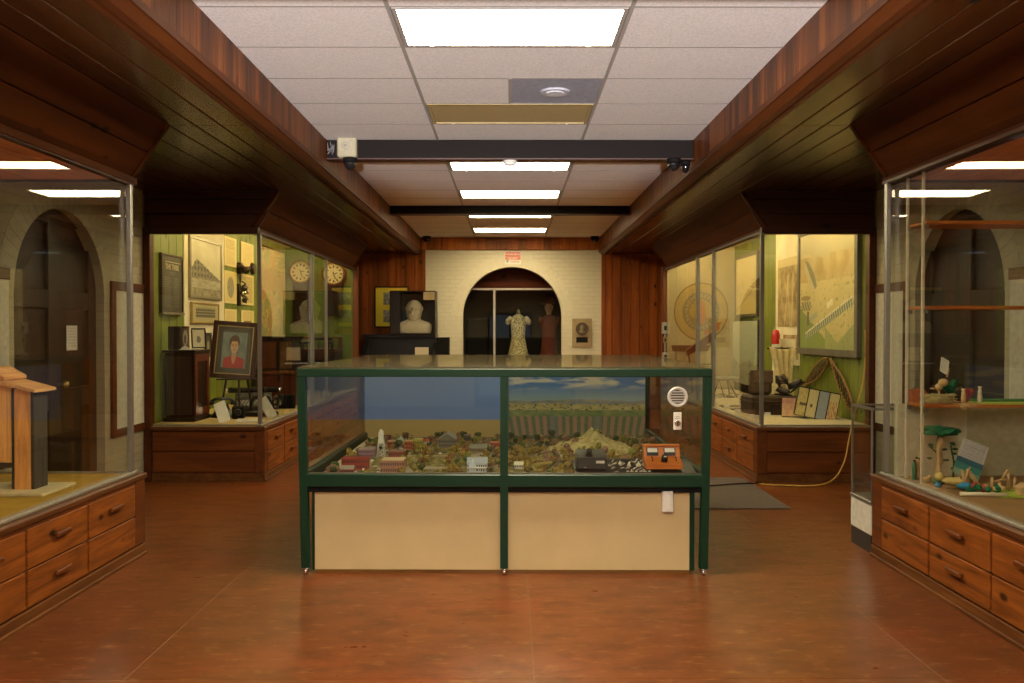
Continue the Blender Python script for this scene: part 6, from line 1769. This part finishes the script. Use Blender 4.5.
# ================================================================== small free-standing case, rug, cord
t = thing('pedestal_case', 'small aluminium framed glass case on a white base behind the near right cabinet', 'display case', (2.52, 5.70, 0))
hx, hy = .185, .165
MB().box(-hx + .004, hx - .004, -hy + .004, hy - .004, 0, .12).build('toe_kick', M_black, t)
MB().box(-hx, hx, -hy, hy, .12, .315, .002).build('base', mat('white_laminate', (.66, .62, .52), .4), t)
MB().box(-hx - .006, hx + .006, -hy - .006, hy + .006, .315, .340, .003).build('metal_band', M_alu, t)
for sx in (-1, 1):
    for sy in (-1, 1): MB().box(sx * hx - (.012 if sx > 0 else 0), sx * hx + (.012 if sx < 0 else 0), sy * hy - (.012 if sy > 0 else 0), sy * hy + (.012 if sy < 0 else 0), .34, .93, .001).build('corner_post', M_alu, t)
frame_ring(2 * hx, 2 * hy, .016, .016, .93, 0).build('top_frame', M_alu, t)
o = kids(t)[-1]; o.rotation_euler = (R(90), 0, 0); o.location = (0, 0, 0)
o.location = (0, 0, 0)
b = MB(); b.box(-hx + .002, -hx + .005, -hy + .012, hy - .012, .34, .93).box(hx - .005, hx - .002, -hy + .012, hy - .012, .34, .93).box(-hx + .012, hx - .012, -hy + .002, -hy + .005, .34, .93).box(-hx + .012, hx - .012, hy - .005, hy - .002, .34, .93); b.build('glass', M_glass, t)
MB().box(-hx + .016, hx - .016, -hy + .016, hy - .016, .935, .941).build('glass_lid', M_glass, t)
MB().cyl((-hx - .004, .0, .91), (-hx + .002, .0, .91), .010, n=12).build('lock', M_black, t)
t2 = thing('white_document', 'white folded paper inside the small pedestal case', 'paper', (2.56, 5.72, .341), R(-20))
MB().prism([(-.10, 0), (-.06, .13), (.10, .10), (.11, 0)], -.012, .012, 'Y').build('sheet', M_paper, t2); MB().box(-.13, .12, -.10, .0, 0, .003).build('folded_leaf', M_paper, t2)
# rug
o = MB().box(1.30, 2.27, 6.92, 8.36, .001, .013, .004).build('floor_mat', mat('grey_brown_carpet', (.115, .085, .06), .95, var=.35, scale=130)); tag(o, 'grey brown ribbed floor mat on the floor right of the green case', 'mat')
# cord
p = []
def Lp(px, py, Y): return ((px - 510) / F * Y, Y, 1.45 - (py - 330) / F * Y)
ctrl = [(3.36, 8.12, 1.45), (3.34, 8.10, 1.0), (3.22, 8.04, .62), (3.16, 8.0, .40), (3.10, 7.95, .22), (2.98, 7.90, .07), (2.80, 7.88, .020), (2.5, 7.95, .010), (2.32, 7.98, .016), (2.20, 7.93, .024), (1.9, 7.84, .024), (1.6, 7.7, .024), (1.35, 7.5, .024), (1.22, 7.0, .008), (1.33, 6.80, .008), (1.27, 6.7, .008)]
def catmull(P, n=8):
    out = []; P = [Vector(q) for q in P]; P = [P[0]] + P + [P[-1]]
    for i in range(1, len(P) - 2):
        for k in range(n):
            t_ = k / n; a, b_, c, d = P[i - 1], P[i], P[i + 1], P[i + 2]
            out.append(.5 * ((2 * b_) + (-a + c) * t_ + (2 * a - 5 * b_ + 4 * c - d) * t_ ** 2 + (-a + 3 * b_ - 3 * c + d) * t_ ** 3))
    out.append(P[-2]); return out
o = MB().tube(catmull(ctrl[:9]), .007, 8).build('extension_cord', mat('extension_cord', (.52, .30, .05), .5)); tag(o, 'yellow extension cord hanging down and running over the floor by the far right case', 'cord')
o = MB().tube(catmull([(2.34, 7.99, .022), (2.1, 7.95, .023), (1.85, 7.86, .023), (1.55, 7.80, .023), (1.30, 7.6, .023), (1.24, 7.3, .012)]), .006, 8).build('power_cable', M_blackm); tag(o, 'thin dark cord lying across the floor mat', 'cord')
o = MB().tube(catmull([(1.40, 7.0, .022), (1.44, 6.90, .012), (1.40, 6.84, .008), (1.30, 6.78, .008), (1.15, 6.76, .008), (1.13, 6.8, .008)]), .006, 8).build('power_cable', M_white); tag(o, 'short white cord curling from under the mat to the green case', 'cord')

# ================================================================== lights
def area(name, loc, rot, sx, sy, energy, color, shape='RECTANGLE'):
    l = bpy.data.lights.new(name, 'AREA'); l.shape = shape; l.size = sx; l.size_y = sy; l.energy = energy; l.color = color
    o = bpy.data.objects.new(name, l); COL.objects.link(o); o.location = loc; o.rotation_euler = rot; return o
WARM = (1.0, .78, .34)
for s_, side in ((-1, 'left'), (1, 'right')):
    for y_, lab in ((9.0, 'nearest'), (11.0, 'middle'), (12.65, 'farthest')):
        t = thing('fluorescent_tube', '%s fluorescent tube hidden inside the top of the far %s case' % (lab, side), 'lamp', (s_ * 2.66, y_, 2.66), group='fluorescent tubes in the far cases')
        MB().box(-.05, .05, -.62, .62, .015, .06, .004).build('fixture', M_white, t)
        MB().cyl((0, -.6, 0), (0, .6, 0), .014, n=12).build('tube', emit('case_tube_%s' % side, WARM, EM_CASE), t)
sl = bpy.data.lights.new('ceiling_fill_spot', 'SPOT'); sl.energy = E_UP; sl.color = (.95, .90, .92); sl.shadow_soft_size = .12; sl.spot_size = R(50); sl.spot_blend = .08
so = bpy.data.objects.new('ceiling_fill_spot', sl); COL.objects.link(so); so.location = (0, -4.0, .9); so.rotation_euler = (R(90 + 33), 0, 0)  # unseen spot added behind the camera to brighten the near ceiling
# ambient
w = bpy.data.worlds.new('World'); bpy.context.scene.world = w; w.use_nodes = True
w.node_tree.nodes['Background'].inputs['Color'].default_value = (.75, .85, 1, 1); w.node_tree.nodes['Background'].inputs['Strength'].default_value = .4
# ================================================================== camera
cam = bpy.data.cameras.new('camera'); co = bpy.data.objects.new('camera', cam); COL.objects.link(co)
co.location = (0, 0, 1.45); co.rotation_euler = (R(90 - .767), 0, R(-.133)); cam.lens = 859 / 1024 * 36; cam.sensor_width = 36; cam.clip_start = .05
sc = bpy.context.scene; sc.camera = co
sc.view_settings.view_transform = 'Standard'; sc.view_settings.look = 'None'; sc.view_settings.gamma = 1; sc.view_settings.exposure = EXPO
sc.view_settings.use_curve_mapping = False
sc.cycles.transparent_max_bounces = 32; sc.cycles.max_bounces = 10; sc.cycles.diffuse_bounces = 5; sc.cycles.glossy_bounces = 6
sc.cycles.use_denoising = True; sc.cycles.sample_clamp_indirect = 6
